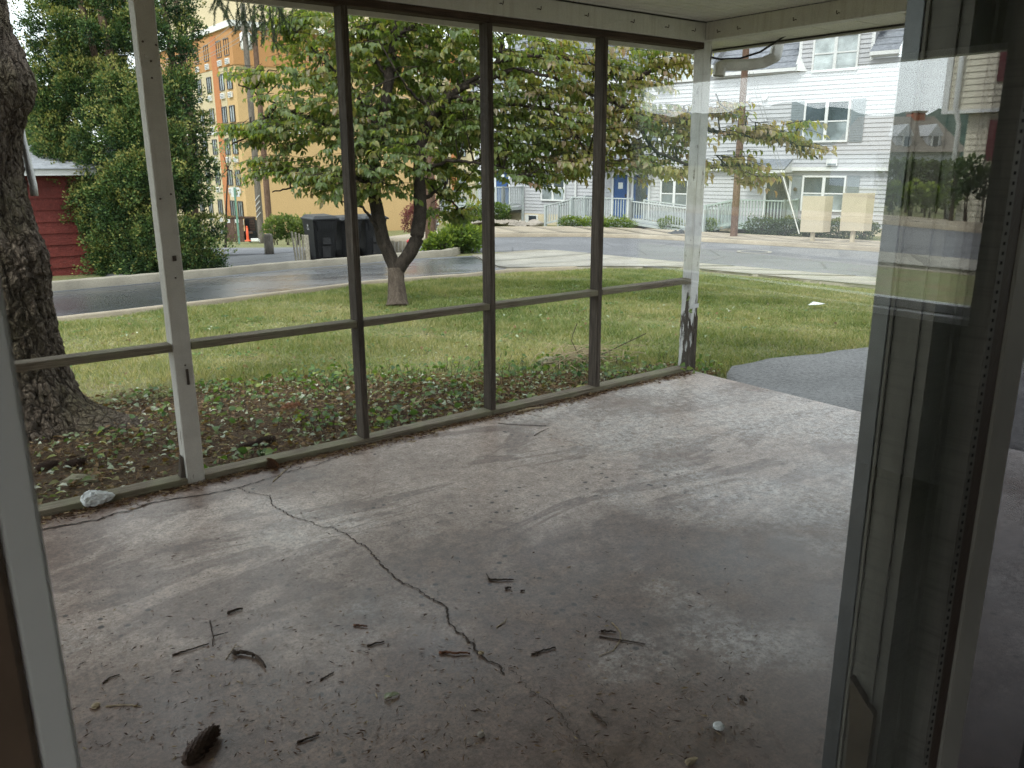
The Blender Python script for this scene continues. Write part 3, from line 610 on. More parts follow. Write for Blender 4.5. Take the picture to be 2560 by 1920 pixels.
def ribbed_tube(pts, w, h):
    m = MB(); pts = resample(pts, 90); T = np.gradient(pts, axis=0); T /= np.linalg.norm(T, axis=1)[:, None]; V = []; n = 16
    for i, p in enumerate(pts):
        side = np.array([.24, -.97, 0]) if False else np.cross(T[i], (0.55, .83, 0.05)); side /= np.linalg.norm(side); up = np.cross(side, T[i])
        for k in range(n):
            a = 2 * PI * k / n; ca, sa = math.cos(a), math.sin(a)
            r = 1 / max(abs(ca), abs(sa)); r *= 1 + (.05 if k % 2 else -.03)
            V.append(p + side * (w / 2 * ca * r) + up * (h / 2 * sa * r))
    F = [(i * n + k, i * n + (k + 1) % n, (i + 1) * n + (k + 1) % n, (i + 1) * n + k) for i in range(len(pts) - 1) for k in range(n)]
    return m.add(V, F)
e0 = on_x(1945, 108, XC + W4 + .50); e1 = on_x(1937, 150, XC + W4 + .46)
gut = ribbed_tube([e0, e0 * .7 + e1 * .3, e1 + (0, .0, .02), e1 + (-.05, .06, -.015), on_x(1870, 162, XC + W4 + .32), on_x(1815, 163, XC + W4 + .16), on_x(1800, 166, XC + W4 + .12), on_x(1797, 190, XC + W4 + .11)], .075, .055)
gut.build('downspout', MT['gutter'], porch, True)
cbl = [on_x(1992, 70, XC + W4 + .2), on_x(1950, 98, XC + W4 + .3), on_x(1900, 130, XC + W4 + .35), on_x(1850, 146, XC + W4 + .3), on_x(1800, 148, XC + W4 + .2), on_x(1762, 140, XC + W4 + .15)]
tag(MB().tube(resample(cbl, 30), .0075, 7).build('cable', MT['black'], None, True), 'black cable looping below the soffit beside the downspout', 'cable')
c2 = [at(1802, 150, 6.9), at(1780, 120, 6.9), at(1710, 112, 6.8), at(1640, 92, 6.8)]
c3 = [at(1790, 235, 6.9), at(1800, 260, 7.5), at(1825, 282, 8.6), at(1842, 288, 10.0), at(1850, 286, 28)]
tag(MB().tube(resample(c3, 40), .006, 6).build('cable', MT['black'], None, True), 'thin dark cable hanging from the corner post towards the brown pole', 'cable')

# ------------------------------------------------------------------ the room behind the camera, its window and the sliding door
YG = .45
RX0, RX1, RY0 = -2.3, 4.0, -4.2
WY0, WY1, WZ0, WZ1 = .9 - 3.95, .9 - 1.64, .87, 2.075          # the room's side window
def room_part(name, mb, mat=None): return structure(name, mb, mat or MT['room'])
room_part('floor', MB().box(RX0, RX1, RY0, .62, -.05, .02), MT['room_floor'])
room_part('ceiling', MB().box(RX0 - .15, RX1 + .15, RY0 - .15, .62, 2.45, 2.6))
room_part('wall_back', MB().box(RX0 - .15, RX1 + .15, RY0 - .15, RY0, -.05, 2.45))
mb = MB(); mb.box(RX0 - .15, RX0, RY0, -3.4, -.05, 2.45); mb.box(RX0 - .15, RX0, -.3, .47, -.05, 2.45); mb.box(RX0 - .15, RX0, -3.4, -.3, -.05, .5); mb.box(RX0 - .15, RX0, -3.4, -.3, 2.25, 2.45)  # unseen opening added in this wall so daylight brightens the room
room_part('wall_left', mb)
mb = MB(); mb.box(RX1, RX1 + .15, RY0, WY0, -.05, 2.45); mb.box(RX1, RX1 + .15, WY1, .47, -.05, 2.45); mb.box(RX1, RX1 + .15, WY0, WY1, -.05, WZ0); mb.box(RX1, RX1 + .15, WY0, WY1, WZ1, 2.45)
room_part('wall_right', mb)
mb = MB(); mb.box(RX0, -.13, .47, .62, -.05, 2.45); mb.box(2.12, RX1 + .15, .47, .62, -.05, 2.45); mb.box(-.13, 2.12, .47, .62, 2.2, 2.45)
room_part('wall_front', mb)
win = thing('window', (RX1 + .05, (WY0 + WY1) / 2, WZ0), 'white framed side window mirrored in the door glass', 'window')
mb = MB()
for a, b, c, d in ((WY0, WY1, WZ0 + .001, WZ0 + .04), (WY0, WY1, WZ1 - .03, WZ1 - .001), (WY0 + .001, WY0 + .035, WZ0 + .04, WZ1 - .03), (WY1 - .035, WY1 - .001, WZ0 + .04, WZ1 - .03)): mb.box(RX1 + .03, RX1 + .11, a, b, c, d)
mb.build('frame', MT['vinyl'], win)
MB().box(RX1 + .068, RX1 + .073, WY0 + .035, WY1 - .035, WZ0 + .04, WZ1 - .03).build('pane', MT['win_glass'], win)
MB().box(RX1 - .06, RX1 + .029, WY0 - .04, WY1 + .04, WZ0 - .03, WZ0).build('sill', MT['vinyl'], win)

door = thing('sliding_door', (.5, YG, .02), 'sliding glass patio door with cream frame standing between room and porch', 'door')
def dbox(name, k0, k1, y0, y1, mat, z0=.03, z1=2.19, parent=None, yref=None):
    """upright member that shows between two sight directions (x = k*y) on its face at y0"""
    yr = y0 if yref is None else yref
    return MB().box(k0 * yr, k1 * yr, y0, y1, z0, z1).build(name, MT[mat], parent or door, bevel=.001)
MB().box(.044, 2.425 * YG, YG, YG + .005, .04, 2.18).build('glass_pane', MT['glass'], door)
MB().box(.044, 2.425 * YG, YG + .011, YG + .015, .04, 2.18).build('glass_pane', MT['glass'], door)
MB().box(-.13, .0255, YG - .012, YG + .03, .03, 2.19).build('stile', MT['brown_wood'], door, bevel=.003)
MB().box(.026, .0435, YG - .010, YG + .02, .03, 2.19).build('glazing_bead', MT['bead'], door, bevel=.002)
# stile of the outer panel, seen through the glass
YO = .50
SX = 1.845 * .55                                              # side face of the outer panel's stile
MB().box(SX, SX + .02, .5275, .55, .03, 2.19).build('outer_stile', MT['alu'], door, bevel=.001)
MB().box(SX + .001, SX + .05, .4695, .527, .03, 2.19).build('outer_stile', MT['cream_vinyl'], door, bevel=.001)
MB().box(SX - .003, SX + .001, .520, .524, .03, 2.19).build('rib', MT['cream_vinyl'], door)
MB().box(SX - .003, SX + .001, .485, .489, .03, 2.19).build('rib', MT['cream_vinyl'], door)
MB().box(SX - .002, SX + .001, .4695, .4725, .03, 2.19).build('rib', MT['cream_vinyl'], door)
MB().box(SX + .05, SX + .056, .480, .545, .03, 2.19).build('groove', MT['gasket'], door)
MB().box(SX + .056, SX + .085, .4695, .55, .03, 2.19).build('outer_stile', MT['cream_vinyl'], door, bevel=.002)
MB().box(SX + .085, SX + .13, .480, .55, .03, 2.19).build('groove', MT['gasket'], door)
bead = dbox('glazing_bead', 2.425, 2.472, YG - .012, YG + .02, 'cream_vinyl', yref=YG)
pm = MB().box(0, .003, 0, .004, 0, .004).mesh('perforation', MT['gasket'])
for k in range(150): place('perforation', pm, bead, (2.444 * YG, YG - .0135, .2 + k * .012))
dbox('brown_strip', 2.472, 2.585, YG - .004, YG + .03, 'dark_brown', yref=YG)
dbox('stile', 2.585, 2.735, YG - .008, YG + .03, 'grey_vinyl', yref=YG)
MB().box(2.74 * YG, 2.08, YG + .012, YG + .0125, .06, 2.16).build('insect_screen', MT['screen'], door)
MB().box(2.08, 2.12, YG - .02, YG + .06, .03, 2.19).build('stile', MT['cream_vinyl'], door)
MB().box(-.13, 2.12, YG - .02, YG + .1, 2.19, 2.2).build('head', MT['cream_vinyl'], door)
MB().box(-.13, 2.12, YG - .02, YG + .12, .02, .03).build('track', MT['alu'], door)
h0 = 1.57 + (on_x(2149, 1708, SX)[2] - 1.57); ya, yb = .476, .512
prof = [(yb + .004, h0 + .01), (yb - .003, h0 - .06), (yb - .005, h0 - .14), (yb - .002, h0 - .25), (yb, .3), (ya, .3), (ya, h0 - .03)]
n = len(prof); mb = MB(); mb.add([(SX - .012, y, z) for y, z in prof] + [(SX - .0005, y, z) for y, z in prof], [tuple(range(n)), tuple(range(n, 2 * n))[::-1]] + [(n + i, n + (i + 1) % n, (i + 1) % n, i) for i in range(n)])
mb.build('stile_piece', MT['dark_tan'], door)  # tan piece with a curved edge against the stile's side face

# ------------------------------------------------------------------ foliage builders
def unit(a): return a / (np.linalg.norm(a, axis=-1, keepdims=True) + 1e-9)
def leaves(P, D, Nn, L, Wd, fold=.25, curl=.25):
    """pointed leaves folded along the midrib: P base, D direction, Nn normal, L length, Wd width (arrays)"""
    S = unit(np.cross(D, Nn)); Nn = np.cross(S, D); L = L[:, None]; Wd = Wd[:, None]
    m0 = P; m1 = P + D * L * .45 - Nn * L * .02; m2 = P + D * L - Nn * L * curl
    a = P + D * L * .28 + S * Wd * .42 + Nn * Wd * fold; b = P + D * L * .62 + S * Wd * .4 + Nn * Wd * fold - Nn * L * curl * .3
    c = P + D * L * .28 - S * Wd * .42 + Nn * Wd * fold; d = P + D * L * .62 - S * Wd * .4 + Nn * Wd * fold - Nn * L * curl * .3
    V = np.stack([m0, m1, m2, a, b, c, d], 1).reshape(-1, 3); k = np.arange(len(P))[:, None] * 7
    F = np.concatenate([k + np.array([0, 3, 1]), k + np.array([3, 4, 1]), k + np.array([4, 2, 1]), k + np.array([0, 1, 5]), k + np.array([5, 1, 6]), k + np.array([6, 1, 2])], 0)
    return V, F
def rand_dir(n): return unit(rng.normal(size=(n, 3)))
def flecks(P, D, L, Wd):
    """small two-triangle sprays"""
    n = len(P); S = unit(np.cross(D, rand_dir(n))); L = L[:, None]; Wd = Wd[:, None]; Nn = np.cross(S, D)
    V = np.stack([P, P + D * L * .55 + S * Wd + Nn * Wd * .3, P + D * L, P + D * L * .5 - S * Wd + Nn * Wd * .3], 1).reshape(-1, 3); k = np.arange(n)[:, None] * 4
    return V, np.concatenate([k + np.array([0, 1, 2]), k + np.array([0, 2, 3])], 0)
def blob_foliage(clumps, density, L, Wd, up=.5, shell=.45, lobes=.25, seed=0):
    """sprays through a set of clumps (x,y,z,rx,ry,rz)"""
    r = np.random.default_rng(seed); Ps = []; Ds = []; Ts = []
    for (x, y, z, a, b, c) in clumps:
        n = int(density * (a * b + b * c + a * c) * 4.2); u = unit(r.normal(size=(n, 3)))
        ph = r.uniform(0, 6, 3); lob = 1 + lobes * np.sin(u[:, 0] * 5 + ph[0]) * np.sin(u[:, 1] * 5 + ph[1]) * np.cos(u[:, 2] * 4 + ph[2]) * 2
        rad = (1 - shell * r.random(n) ** 1.6) * lob
        Ps.append(np.array([x, y, z]) + u * rad[:, None] * np.array([a, b, c])); Ds.append(unit(u + np.array([0, 0, up]) + r.normal(size=(n, 3)) * .55))
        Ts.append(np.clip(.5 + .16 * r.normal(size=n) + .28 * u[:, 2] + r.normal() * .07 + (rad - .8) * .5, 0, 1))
    P = np.concatenate(Ps); D = np.concatenate(Ds); T = np.concatenate(Ts); n = len(P)
    V, F = flecks(P, D, L * r.uniform(.6, 1.4, n), Wd * r.uniform(.6, 1.4, n))
    return V, F, np.repeat(T, 4)
def shrub(name, clumps, mat, label, cat='shrub', density=900, L=.07, Wd=.022, stems=4, group=None, seed=0, up=.6):
    c0 = np.mean([c[:2] for c in clumps], axis=0); zb = float(gz(*c0))
    t = thing(name, (c0[0], c0[1], zb), label, cat, group)
    V, F, T = blob_foliage(clumps, density, L, Wd, up, .5, .2, seed)
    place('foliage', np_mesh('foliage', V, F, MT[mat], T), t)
    if stems:
        mb = MB(); r = random.Random(seed)
        for c in clumps:
            for k in range(stems): mb.tube([(c[0] + r.uniform(-.1, .1), c[1] + r.uniform(-.1, .1), zb - .05), (c[0] + r.uniform(-.3, .3) * c[3], c[1] + r.uniform(-.3, .3) * c[4], c[2] + c[5] * .4)], [.02, .008], 6)
        mb.build('stems', MT['twig'], t)
    return t

# ------------------------------------------------------------------ the dogwood on the lawn
DB = np.array([5.86, 10.34]); DZ = float(gz(*DB))
dog = thing('dogwood_tree', (DB[0], DB[1], DZ), 'broad leafy tree with a forked trunk in the middle of the lawn', 'tree')
def limb(pts, rads, n=24, sides=10, jit=.0):
    P = resample([at(*p) for p in pts], n); r = np.interp(np.linspace(0, 1, n), np.linspace(0, 1, len(rads)), rads)
    P = P + rng.normal(size=P.shape) * jit; return P, r
TR = [(994, 764, 11.8), (993, 735, 11.8), (991, 705, 11.8), (990, 672, 11.8)]
LL = [(990, 680, 11.8), (975, 640, 11.8), (958, 600, 11.75), (943, 530, 11.7), (932, 470, 11.65), (938, 400, 11.6), (960, 280, 11.7), (972, 200, 11.8), (985, 100, 11.9), (990, -60, 12)]
RL = [(990, 680, 11.8), (1018, 642, 11.8), (1042, 600, 11.85), (1052, 520, 11.9), (1046, 440, 11.9), (1055, 350, 11.9), (1085, 290, 11.85), (1125, 240, 11.8), (1165, 212, 11.75)]
BR = [[(1165, 212, 11.75), (1245, 155, 11.6), (1310, 138, 11.4), (1400, 140, 11.2), (1500, 175, 11.0), (1590, 200, 10.8)],
      [(1150, 222, 11.75), (1245, 191, 11.6), (1290, 171, 11.5), (1365, 188, 11.3), (1460, 230, 11.1), (1560, 268, 10.9), (1600, 288, 10.8), (1700, 300, 10.6)],
      [(1110, 258, 11.8), (1055, 258, 11.5), (1010, 210, 11.2), (985, 170, 11.0)], [(1125, 240, 11.8), (1180, 250, 11.7), (1314, 266, 11.4), (1375, 270, 11.2), (1427, 324, 11.0), (1480, 400, 10.9)],
      [(1700, 300, 10.6), (1780, 325, 10.4), (1880, 345, 10.2), (1960, 350, 10.1), (2045, 395, 10.0)], [(1560, 268, 10.9), (1640, 380, 10.6), (1740, 420, 10.4), (1850, 420, 10.3), (1905, 450, 10.2)],
      [(938, 400, 11.6), (860, 330, 11.4), (780, 300, 11.3), (690, 260, 11.2), (600, 210, 11.2)], [(935, 460, 11.65), (860, 440, 11.4), (770, 460, 11.3), (680, 480, 11.2)], [(950, 330, 11.7), (880, 220, 11.5), (800, 140, 11.3), (740, 80, 11.2)],
      [(972, 200, 11.8), (920, 120, 11.6), (870, 40, 11.5)], [(1052, 500, 11.9), (1090, 480, 12.2), (1130, 500, 12.4), (1160, 550, 12.5)], [(1046, 440, 11.9), (1120, 400, 11.7), (1220, 410, 11.5), (1320, 440, 11.3)], [(958, 600, 11.75), (910, 520, 11.5), (850, 500, 11.4)],
      [(985, 100, 11.9), (1050, 50, 12), (1120, 10, 12)], [(1245, 155, 11.6), (1260, 90, 11.5), (1330, 50, 11.4)], [(1590, 200, 10.8), (1680, 150, 10.7), (1740, 120, 10.6)], [(690, 260, 11.2), (640, 330, 11.2), (580, 360, 11.3)]]
def knotty(P, r, mat, name, sides=14):
    mb = MB(); mb.tube(P, list(r), sides); me = mb.mesh(name, MT[mat], True)
    co = np.empty(len(me.vertices) * 3, np.float32); me.vertices.foreach_get('co', co); co = co.reshape(-1, 3)
    co += np.array([[mnoise.noise((float(c[0]) * 9, float(c[1]) * 9, float(c[2]) * 3.5)) * .016 for c in co], [mnoise.noise((float(c[0]) * 9 + 5, float(c[1]) * 9, float(c[2]) * 3.5)) * .016 for c in co], [0] * len(co)]).T * (min(1.0, float(np.max(r)) / .08))
    me.vertices.foreach_set('co', co.ravel()); me.update(); return place(name, me, dog)
P, r = limb(TR, [.175, .142, .126, .12, .116, .116, .125], 30); knotty(P, r, 'dog_bark_pale', 'trunk', 22)
P, r = limb(LL, [.098, .094, .09, .08, .075, .072, .06, .045, .03], 60); knotty(P, r, 'dog_bark', 'limb')
P, r = limb(RL, [.105, .1, .098, .09, .085, .08, .07, .06, .05], 60); knotty(P, r, 'dog_bark', 'limb')
LIMBS = [resample([at(*p) for p in q], 40) for q in (LL[2:], RL[2:])]
for q in BR:
    P, r = limb(q, [.035, .024, .016, .009], 30, 8, .008); knotty(P, r, 'dog_bark', 'branch', 8); LIMBS.append(P)
LIMBP = np.concatenate(LIMBS)
MASS = [(860, 95, 140, 120, 11.5), (1060, 70, 190, 105, 12), (820, 270, 150, 105, 11.2), (945, 380, 140, 100, 11.4), (668, 180, 62, 28, 11.2), (720, 325, 95, 48, 11.3), (640, 325, 55, 26, 11.3), (720, 415, 75, 38, 11.2), (815, 445, 90, 36, 11.2), (895, 470, 70, 30, 11.4),
        (1000, 235, 190, 135, 12.4), (1130, 310, 150, 105, 12.1), (1115, 440, 85, 50, 12.4), (1115, 525, 50, 36, 12.5), (1230, 120, 150, 90, 11.8), (1250, 290, 150, 105, 11.6), (1290, 405, 110, 62, 11.4), (1400, 160, 140, 85, 11.2), (1400, 310, 125, 110, 11.2), (1415, 410, 95, 50, 11.1),
        (1545, 180, 115, 75, 10.9), (1545, 320, 105, 90, 10.8), (1580, 405, 75, 52, 10.7), (1655, 145, 70, 45, 10.7), (1665, 310, 70, 75, 10.6), (1665, 420, 50, 40, 10.6), (1775, 270, 34, 26, 10.4), (1815, 330, 45, 30, 10.3), (1915, 325, 85, 34, 10.1), (1980, 362, 34, 18, 10.0), (1800, 405, 75, 38, 10.4), (1855, 440, 40, 20, 10.3), (745, 50, 50, 50, 11.3)]
LP = []; LD = []; LN = []; LT = []; twigs = MB(); cam_side = -FWD
for (cx, cyy, rx, ry, dep) in MASS:
    s = dep / F_PX; c = at(cx, cyy, dep); area = rx * ry * s * s * PI; right = cx > 1320
    nt = int(area * (104 if right else 122)) + 7
    for k in range(nt):
        u = unit(rng.normal(size=3)) * rng.random() ** .4
        if right and dep < 10.5 or (rx < 80): u[1] *= .8
        o = c + RT * u[0] * rx * s + np.array([0, 0, 1.]) * u[1] * ry * s + np.array([fx, fy, 0]) * u[2] * min(rx * s, .9)
        out = unit(np.array([o[0] - DB[0], o[1] - DB[1], 0]) + rng.normal(size=3) * np.array([.9, .9, .1])); tl = rng.uniform(.22, .5)
        e = o + out * tl + np.array([0, 0, rng.uniform(-.14, .05)])
        twigs.tube([o, (o + e) / 2 + (0, 0, .02), e], [.0045, .003, .002], 3, False)
        if k % 9 == 0:
            j = LIMBP[np.argmin(np.linalg.norm(LIMBP - o, axis=1))]; mid = (o + j) / 2 + rng.normal(size=3) * .06 + np.array([0, 0, .06]); twigs.tube([j, mid, o], [.013, .009, .006], 5, False)
        nl = rng.integers(8, 13); base_t = rng.choice([.44, .56, .68, .8]) if right else (.64 if cyy > 530 and cx > 1040 else rng.normal(.47, .12))
        if right and cx > 1650: base_t = rng.choice([.55, .7, .8, .86])
        for q in range(nl):
            f = (q // 2 + 1) / (nl / 2 + .5); p = o + (e - o) * min(1, f); sd = np.cross(out, (0, 0, 1)) * (1 if q % 2 else -1)
            d = unit(out * .55 + sd * (.75 if f < .95 else .3) + np.array([0, 0, -.75]) + rng.normal(size=3) * .25)
            LP.append(p); LD.append(d); LN.append(unit(np.array([0, 0, 1.]) + out * .5 + rng.normal(size=3) * .35)); LT.append(np.clip(base_t + rng.normal() * .09, 0, 1))
LP = np.array(LP); LD = np.array(LD); LN = np.array(LN); LT = np.array(LT); nL = len(LP)
LS = rng.uniform(.058, .118, nL); LW = LS * rng.uniform(.54, .68, nL)
twigs.build('twigs', MT['dog_bark'], dog).__setitem__('kind', 'stuff')
# the 300 leaves nearest the viewer are pieces of their own, the rest one mass
dep = (LP - CAM) @ FWD; near = np.argsort(dep)[:300]; msk = np.ones(nL, bool); msk[near] = False
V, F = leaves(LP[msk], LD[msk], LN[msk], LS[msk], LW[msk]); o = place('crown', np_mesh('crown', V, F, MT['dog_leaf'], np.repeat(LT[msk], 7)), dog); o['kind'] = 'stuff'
lv = []
for tv in (.3, .55, .66, .76, .86):
    V, F = leaves(np.zeros((1, 3)), np.array([[0, 1., 0]]), np.array([[0, 0, 1.]]), np.array([1.]), np.array([.56])); lv.append((tv, np_mesh('leaf', V, F, MT['dog_leaf'], np.full(7, tv))))
for i in near:
    me = min(lv, key=lambda q: abs(q[0] - LT[i]))[1]; y = LD[i]; x = unit(np.cross(y, LN[i])); z = np.cross(x, y)
    place('leaf', me, dog, LP[i], Matrix((x, y, z)).transposed(), (LS[i],) * 3)

# ------------------------------------------------------------------ the tall evergreen by the garage
CB = np.array([5.1, 18.9]); CZ = float(gz(*CB)); CD = 17.6
cyp = thing('evergreen_tree', (CB[0], CB[1], CZ), 'tall dense dark green evergreen in front of the red garage', 'tree')
prof = [(690, 262, 540), (640, 238, 556), (580, 195, 556), (500, 172, 550), (430, 118, 545), (360, 112, 548), (290, 120, 548), (220, 112, 540), (150, 85, 525), (80, 70, 512), (10, 62, 520), (-70, 75, 515), (-150, 95, 500), (-230, 130, 470), (-310, 180, 420), (-380, 240, 370)]
cl = []; rr = random.Random(3)
for i, (py, xl, xr) in enumerate(prof):
    nrow = 7 if py > -200 else 4
    for k in range(nrow):
        for layer in range(2 if 0 < k < nrow - 1 else 1):
            t = (k + .5) / nrow + rr.uniform(-.05, .05); px = xl + 20 + (xr - xl - 48) * t; half = (xr - xl) / 2 * CD / F_PX; q = abs(t * 2 - 1)
            dd = CD + (-1 if layer == 0 else 1) * half * math.sqrt(max(0, 1 - q * q)) * rr.uniform(.45, .8)
            if 120 < px < 200 and 60 < py < 160 and rr.random() < .3: continue
            if py < 170 and rr.random() < .24: continue
            p = at(px, py + rr.uniform(-22, 22), dd); s = rr.choice((.2, .28, .34, .42, .5)); cl.append((p[0], p[1], max(p[2], CZ + .25), s * rr.uniform(.8, 1.1), s * rr.uniform(.8, 1.1), s * rr.uniform(.85, 1.35)))
for (ax_, ay_, ar_) in ((152, 395, .5), (140, 345, .45), (178, 445, .45), (228, 500, .45), (250, 560, .42), (272, 620, .4), (292, 660, .36), (130, 285, .45), (118, 220, .42)):
    p = at(ax_, ay_, CD - .5); cl.append((p[0], p[1], p[2], ar_, ar_, ar_ * 1.1))
V, F, T = blob_foliage(cl, 1500, .055, .016, .45, .3, .42, 5)
keep_z = V[:, 2] < CZ - .02; V[keep_z, 2] = CZ
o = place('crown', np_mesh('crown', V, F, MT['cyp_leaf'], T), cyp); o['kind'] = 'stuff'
for (b, tpx, tpy, r0) in (((0, 0), 215, -150, .14), ((.25, .1), 285, -150, .12), ((-.2, .1), 165, -120, .11), ((.45, 0), 385, -140, .12), ((.6, .2), 430, -80, .1)):
    p0 = np.array([CB[0] + b[0], CB[1] + b[1], CZ - .1]); p1 = at(tpx, tpy, CD); m_ = (p0 + p1) / 2 + np.array([rr.uniform(-.2, .2), 0, 0])
    MB().tube(resample([p0, p0 * .6 + m_ * .4 + (0, 0, .1), m_, p1], 14), list(np.linspace(r0, r0 * .45, 14)), 8).build('stem', MT['cyp_bark'], cyp, True)

# ------------------------------------------------------------------ the big spruce trunk beside the porch
SB = np.array([.50, 6.02]); SZ = float(gz(*SB))
spruce = thing('spruce_tree', (SB[0], SB[1], SZ), 'massive old trunk with rough furrowed bark beside the porch', 'tree')
def spruce_trunk():
    nr, nz = 200, 330; th = np.linspace(0, 2 * PI, nr, endpoint=False); zz = np.concatenate([np.linspace(-.12, 1.2, 200), np.linspace(1.21, 4.6, 130)])
    V = np.zeros((nz, nr, 3))
    ang_r = math.atan2(RT[1], RT[0]); root = math.atan2(5.62 - SB[1], 1.2 - SB[0])
    for i, z in enumerate(zz):
        flare = .30 * math.exp(-max(z, -.1) / .16) + .10 * math.exp(-max(z, 0) / .5); cx_ = SB[0] + .012 * z; cy_ = SB[1] + .02 * z
        base = .355 + flare * .5 - .012 * z
        for j, a in enumerate(th):
            def lobe(c, w, amt): return amt * math.exp(-((math.atan2(math.sin(a - c), math.cos(a - c))) / w) ** 2)
            r_ = base + lobe(root, .34, .34 * math.exp(-max(z, -.05) / .10)) + lobe(ang_r - 2.2, .4, .25 * math.exp(-max(z, -.05) / .15)) + lobe(ang_r, .5, .055 * math.exp(-((z - 1.1) / .14) ** 2)) + lobe(ang_r + .1, .6, .12 * math.exp(-((z - 2.12) / .22) ** 2)) - lobe(ang_r, .9, .10 * math.exp(-((z - 1.62) / .30) ** 2))
            p = Vector((math.cos(a) * 3.0, math.sin(a) * 3.0, z * 2.0)); q = Vector((math.cos(a) * 1.1 + .3 * mnoise.noise((z * 2, a, 0)), math.sin(a) * 1.1, z * .55))
            w_ = mnoise.noise(p * .9) * .5; vp = Vector((math.cos(a) * 7.5 + w_, math.sin(a) * 7.5 + w_, z * 7.0 + w_)); vd = mnoise.voronoi(vp)[0]; vd2 = mnoise.voronoi(vp * 2.3)[0]
            e1_ = min(.32, vd[1] - vd[0]) / .32; e2_ = min(.3, vd2[1] - vd2[0]) / .3; plate = mnoise.cell(vp * 1.3)
            fl = abs(mnoise.noise(Vector((math.cos(a) * 4.2 + .5 * w_, math.sin(a) * 4.2 + .5 * w_, z * 1.3)))); furrow = max(0, 1 - fl / .10)
            r_ += .016 * (e1_ ** .5) + .007 * e2_ + .013 * mnoise.fractal(p * 3.2, .8, 2.1, 5) + .008 * plate - .03 * furrow ** 1.5 - .016 + .025 * mnoise.noise(p * .6)
            V[i, j] = (cx_ + r_ * math.cos(a), cy_ + r_ * math.sin(a), SZ + z)
    i = (np.arange(nz - 1)[:, None] * nr + np.arange(nr)[None]); jn = (np.arange(nr) + 1) % nr; i2 = (np.arange(nz - 1)[:, None] * nr + jn[None])
    F = np.stack([i.ravel(), i2.ravel(), (i2 + nr).ravel(), (i + nr).ravel()], 1)
    return np_mesh('trunk', V.reshape(-1, 3), F, MT['spruce_bark'], None, False)
place('trunk', spruce_trunk(), spruce)
# needled twigs hanging from its boughs, over the porch roof
HV = []; HD = []; hb = MB()
bough = [SB[0] + .3, SB[1] + .2, 4.3]
anchor = [(560, -60), (600, -30), (640, -45), (680, -40), (720, -70)]
hb.tube(resample([bough, at(420, -190, 6.6), at(560, -60, 7.0), at(640, -45, 7.1), at(740, -75, 7.2)], 24), list(np.linspace(.05, .012, 24)), 7)
for (x0, y0, x1, y1) in ((565, -20, 535, 35), (575, -20, 560, 48), (590, -30, 588, 80), (600, -30, 605, 60), (612, -30, 618, 108), (622, -30, 632, 70), (635, -30, 641, 112), (648, -40, 655, 96), (660, -30, 664, 90), (670, -40, 686, 98), (680, -40, 683, 128), (690, -40, 700, 85), (700, -40, 716, 70), (560, -40, 524, 28), (645, -40, 630, 95), (710, -50, 738, 30)):
    P = resample([at(x0, y0, 7.0), at((x0 + x1) / 2 + rr.uniform(-8, 8), (y0 + y1) / 2, 7.0 + rr.uniform(-.2, .2)), at(x1, y1, 7.0 + rr.uniform(-.3, .3))], 26); hb.tube(P, .003, 4, False)
    t = np.gradient(P, axis=0)
    for i in range(26):
        for k in range(16): HV.append(P[i] + rng.normal(size=3) * .004); HD.append(unit(t[i] / (np.linalg.norm(t[i]) + 1e-9) * .7 + rng.normal(size=3) * .55))
    for b in range(5):
        i0 = rr.randrange(4, 22); q0 = P[i0]; q1 = q0 + np.array([rr.uniform(-.1, .1), rr.uniform(-.1, .1), -rr.uniform(.06, .16)]); hb.tube([q0, q1], .002, 4, False)
        for i in range(9):
            for k in range(14): HV.append(q0 + (q1 - q0) * i / 8); HD.append(unit(np.array([0, 0, -.6]) + rng.normal(size=3) * .55))
hb.build('bough', MT['dog_bark'], spruce)
HV = np.array(HV); HD = np.array(HD); V, F = flecks(HV, HD, rng.uniform(.012, .024, len(HV)), np.full(len(HV), .0016)); o = place('needles', np_mesh('needles', V, F, MT['hemlock'], np.repeat(rng.random(len(HV)), 4)), spruce); o['kind'] = 'stuff'
# white plate that the bark has grown around
pl = MB(); pts = [(46, 236, 5.30), (50, 300, 5.31), (60, 350, 5.32), (74, 410, 5.33), (86, 460, 5.34), (90, 490, 5.35)]; V = []
for (px, py, d) in pts:
    for w, dd in ((-18, .05), (-6, .0), (3, .03), (3, .045), (-6, .015), (-18, .065)):
        V.append(at(px + w + 4, py, d + dd - .16))
F = [(i * 6 + k, i * 6 + (k + 1) % 6, (i + 1) * 6 + (k + 1) % 6, (i + 1) * 6 + k) for i in range(len(pts) - 1) for k in range(6)] + [(0, 1, 2, 3, 4, 5), tuple((len(pts) - 1) * 6 + k for k in range(6))]
pl.add(V, F); tag(pl.build('sign_plate', MT['vinyl'], None, True), 'narrow curved white plate half swallowed by the bark of the big trunk', 'sign')

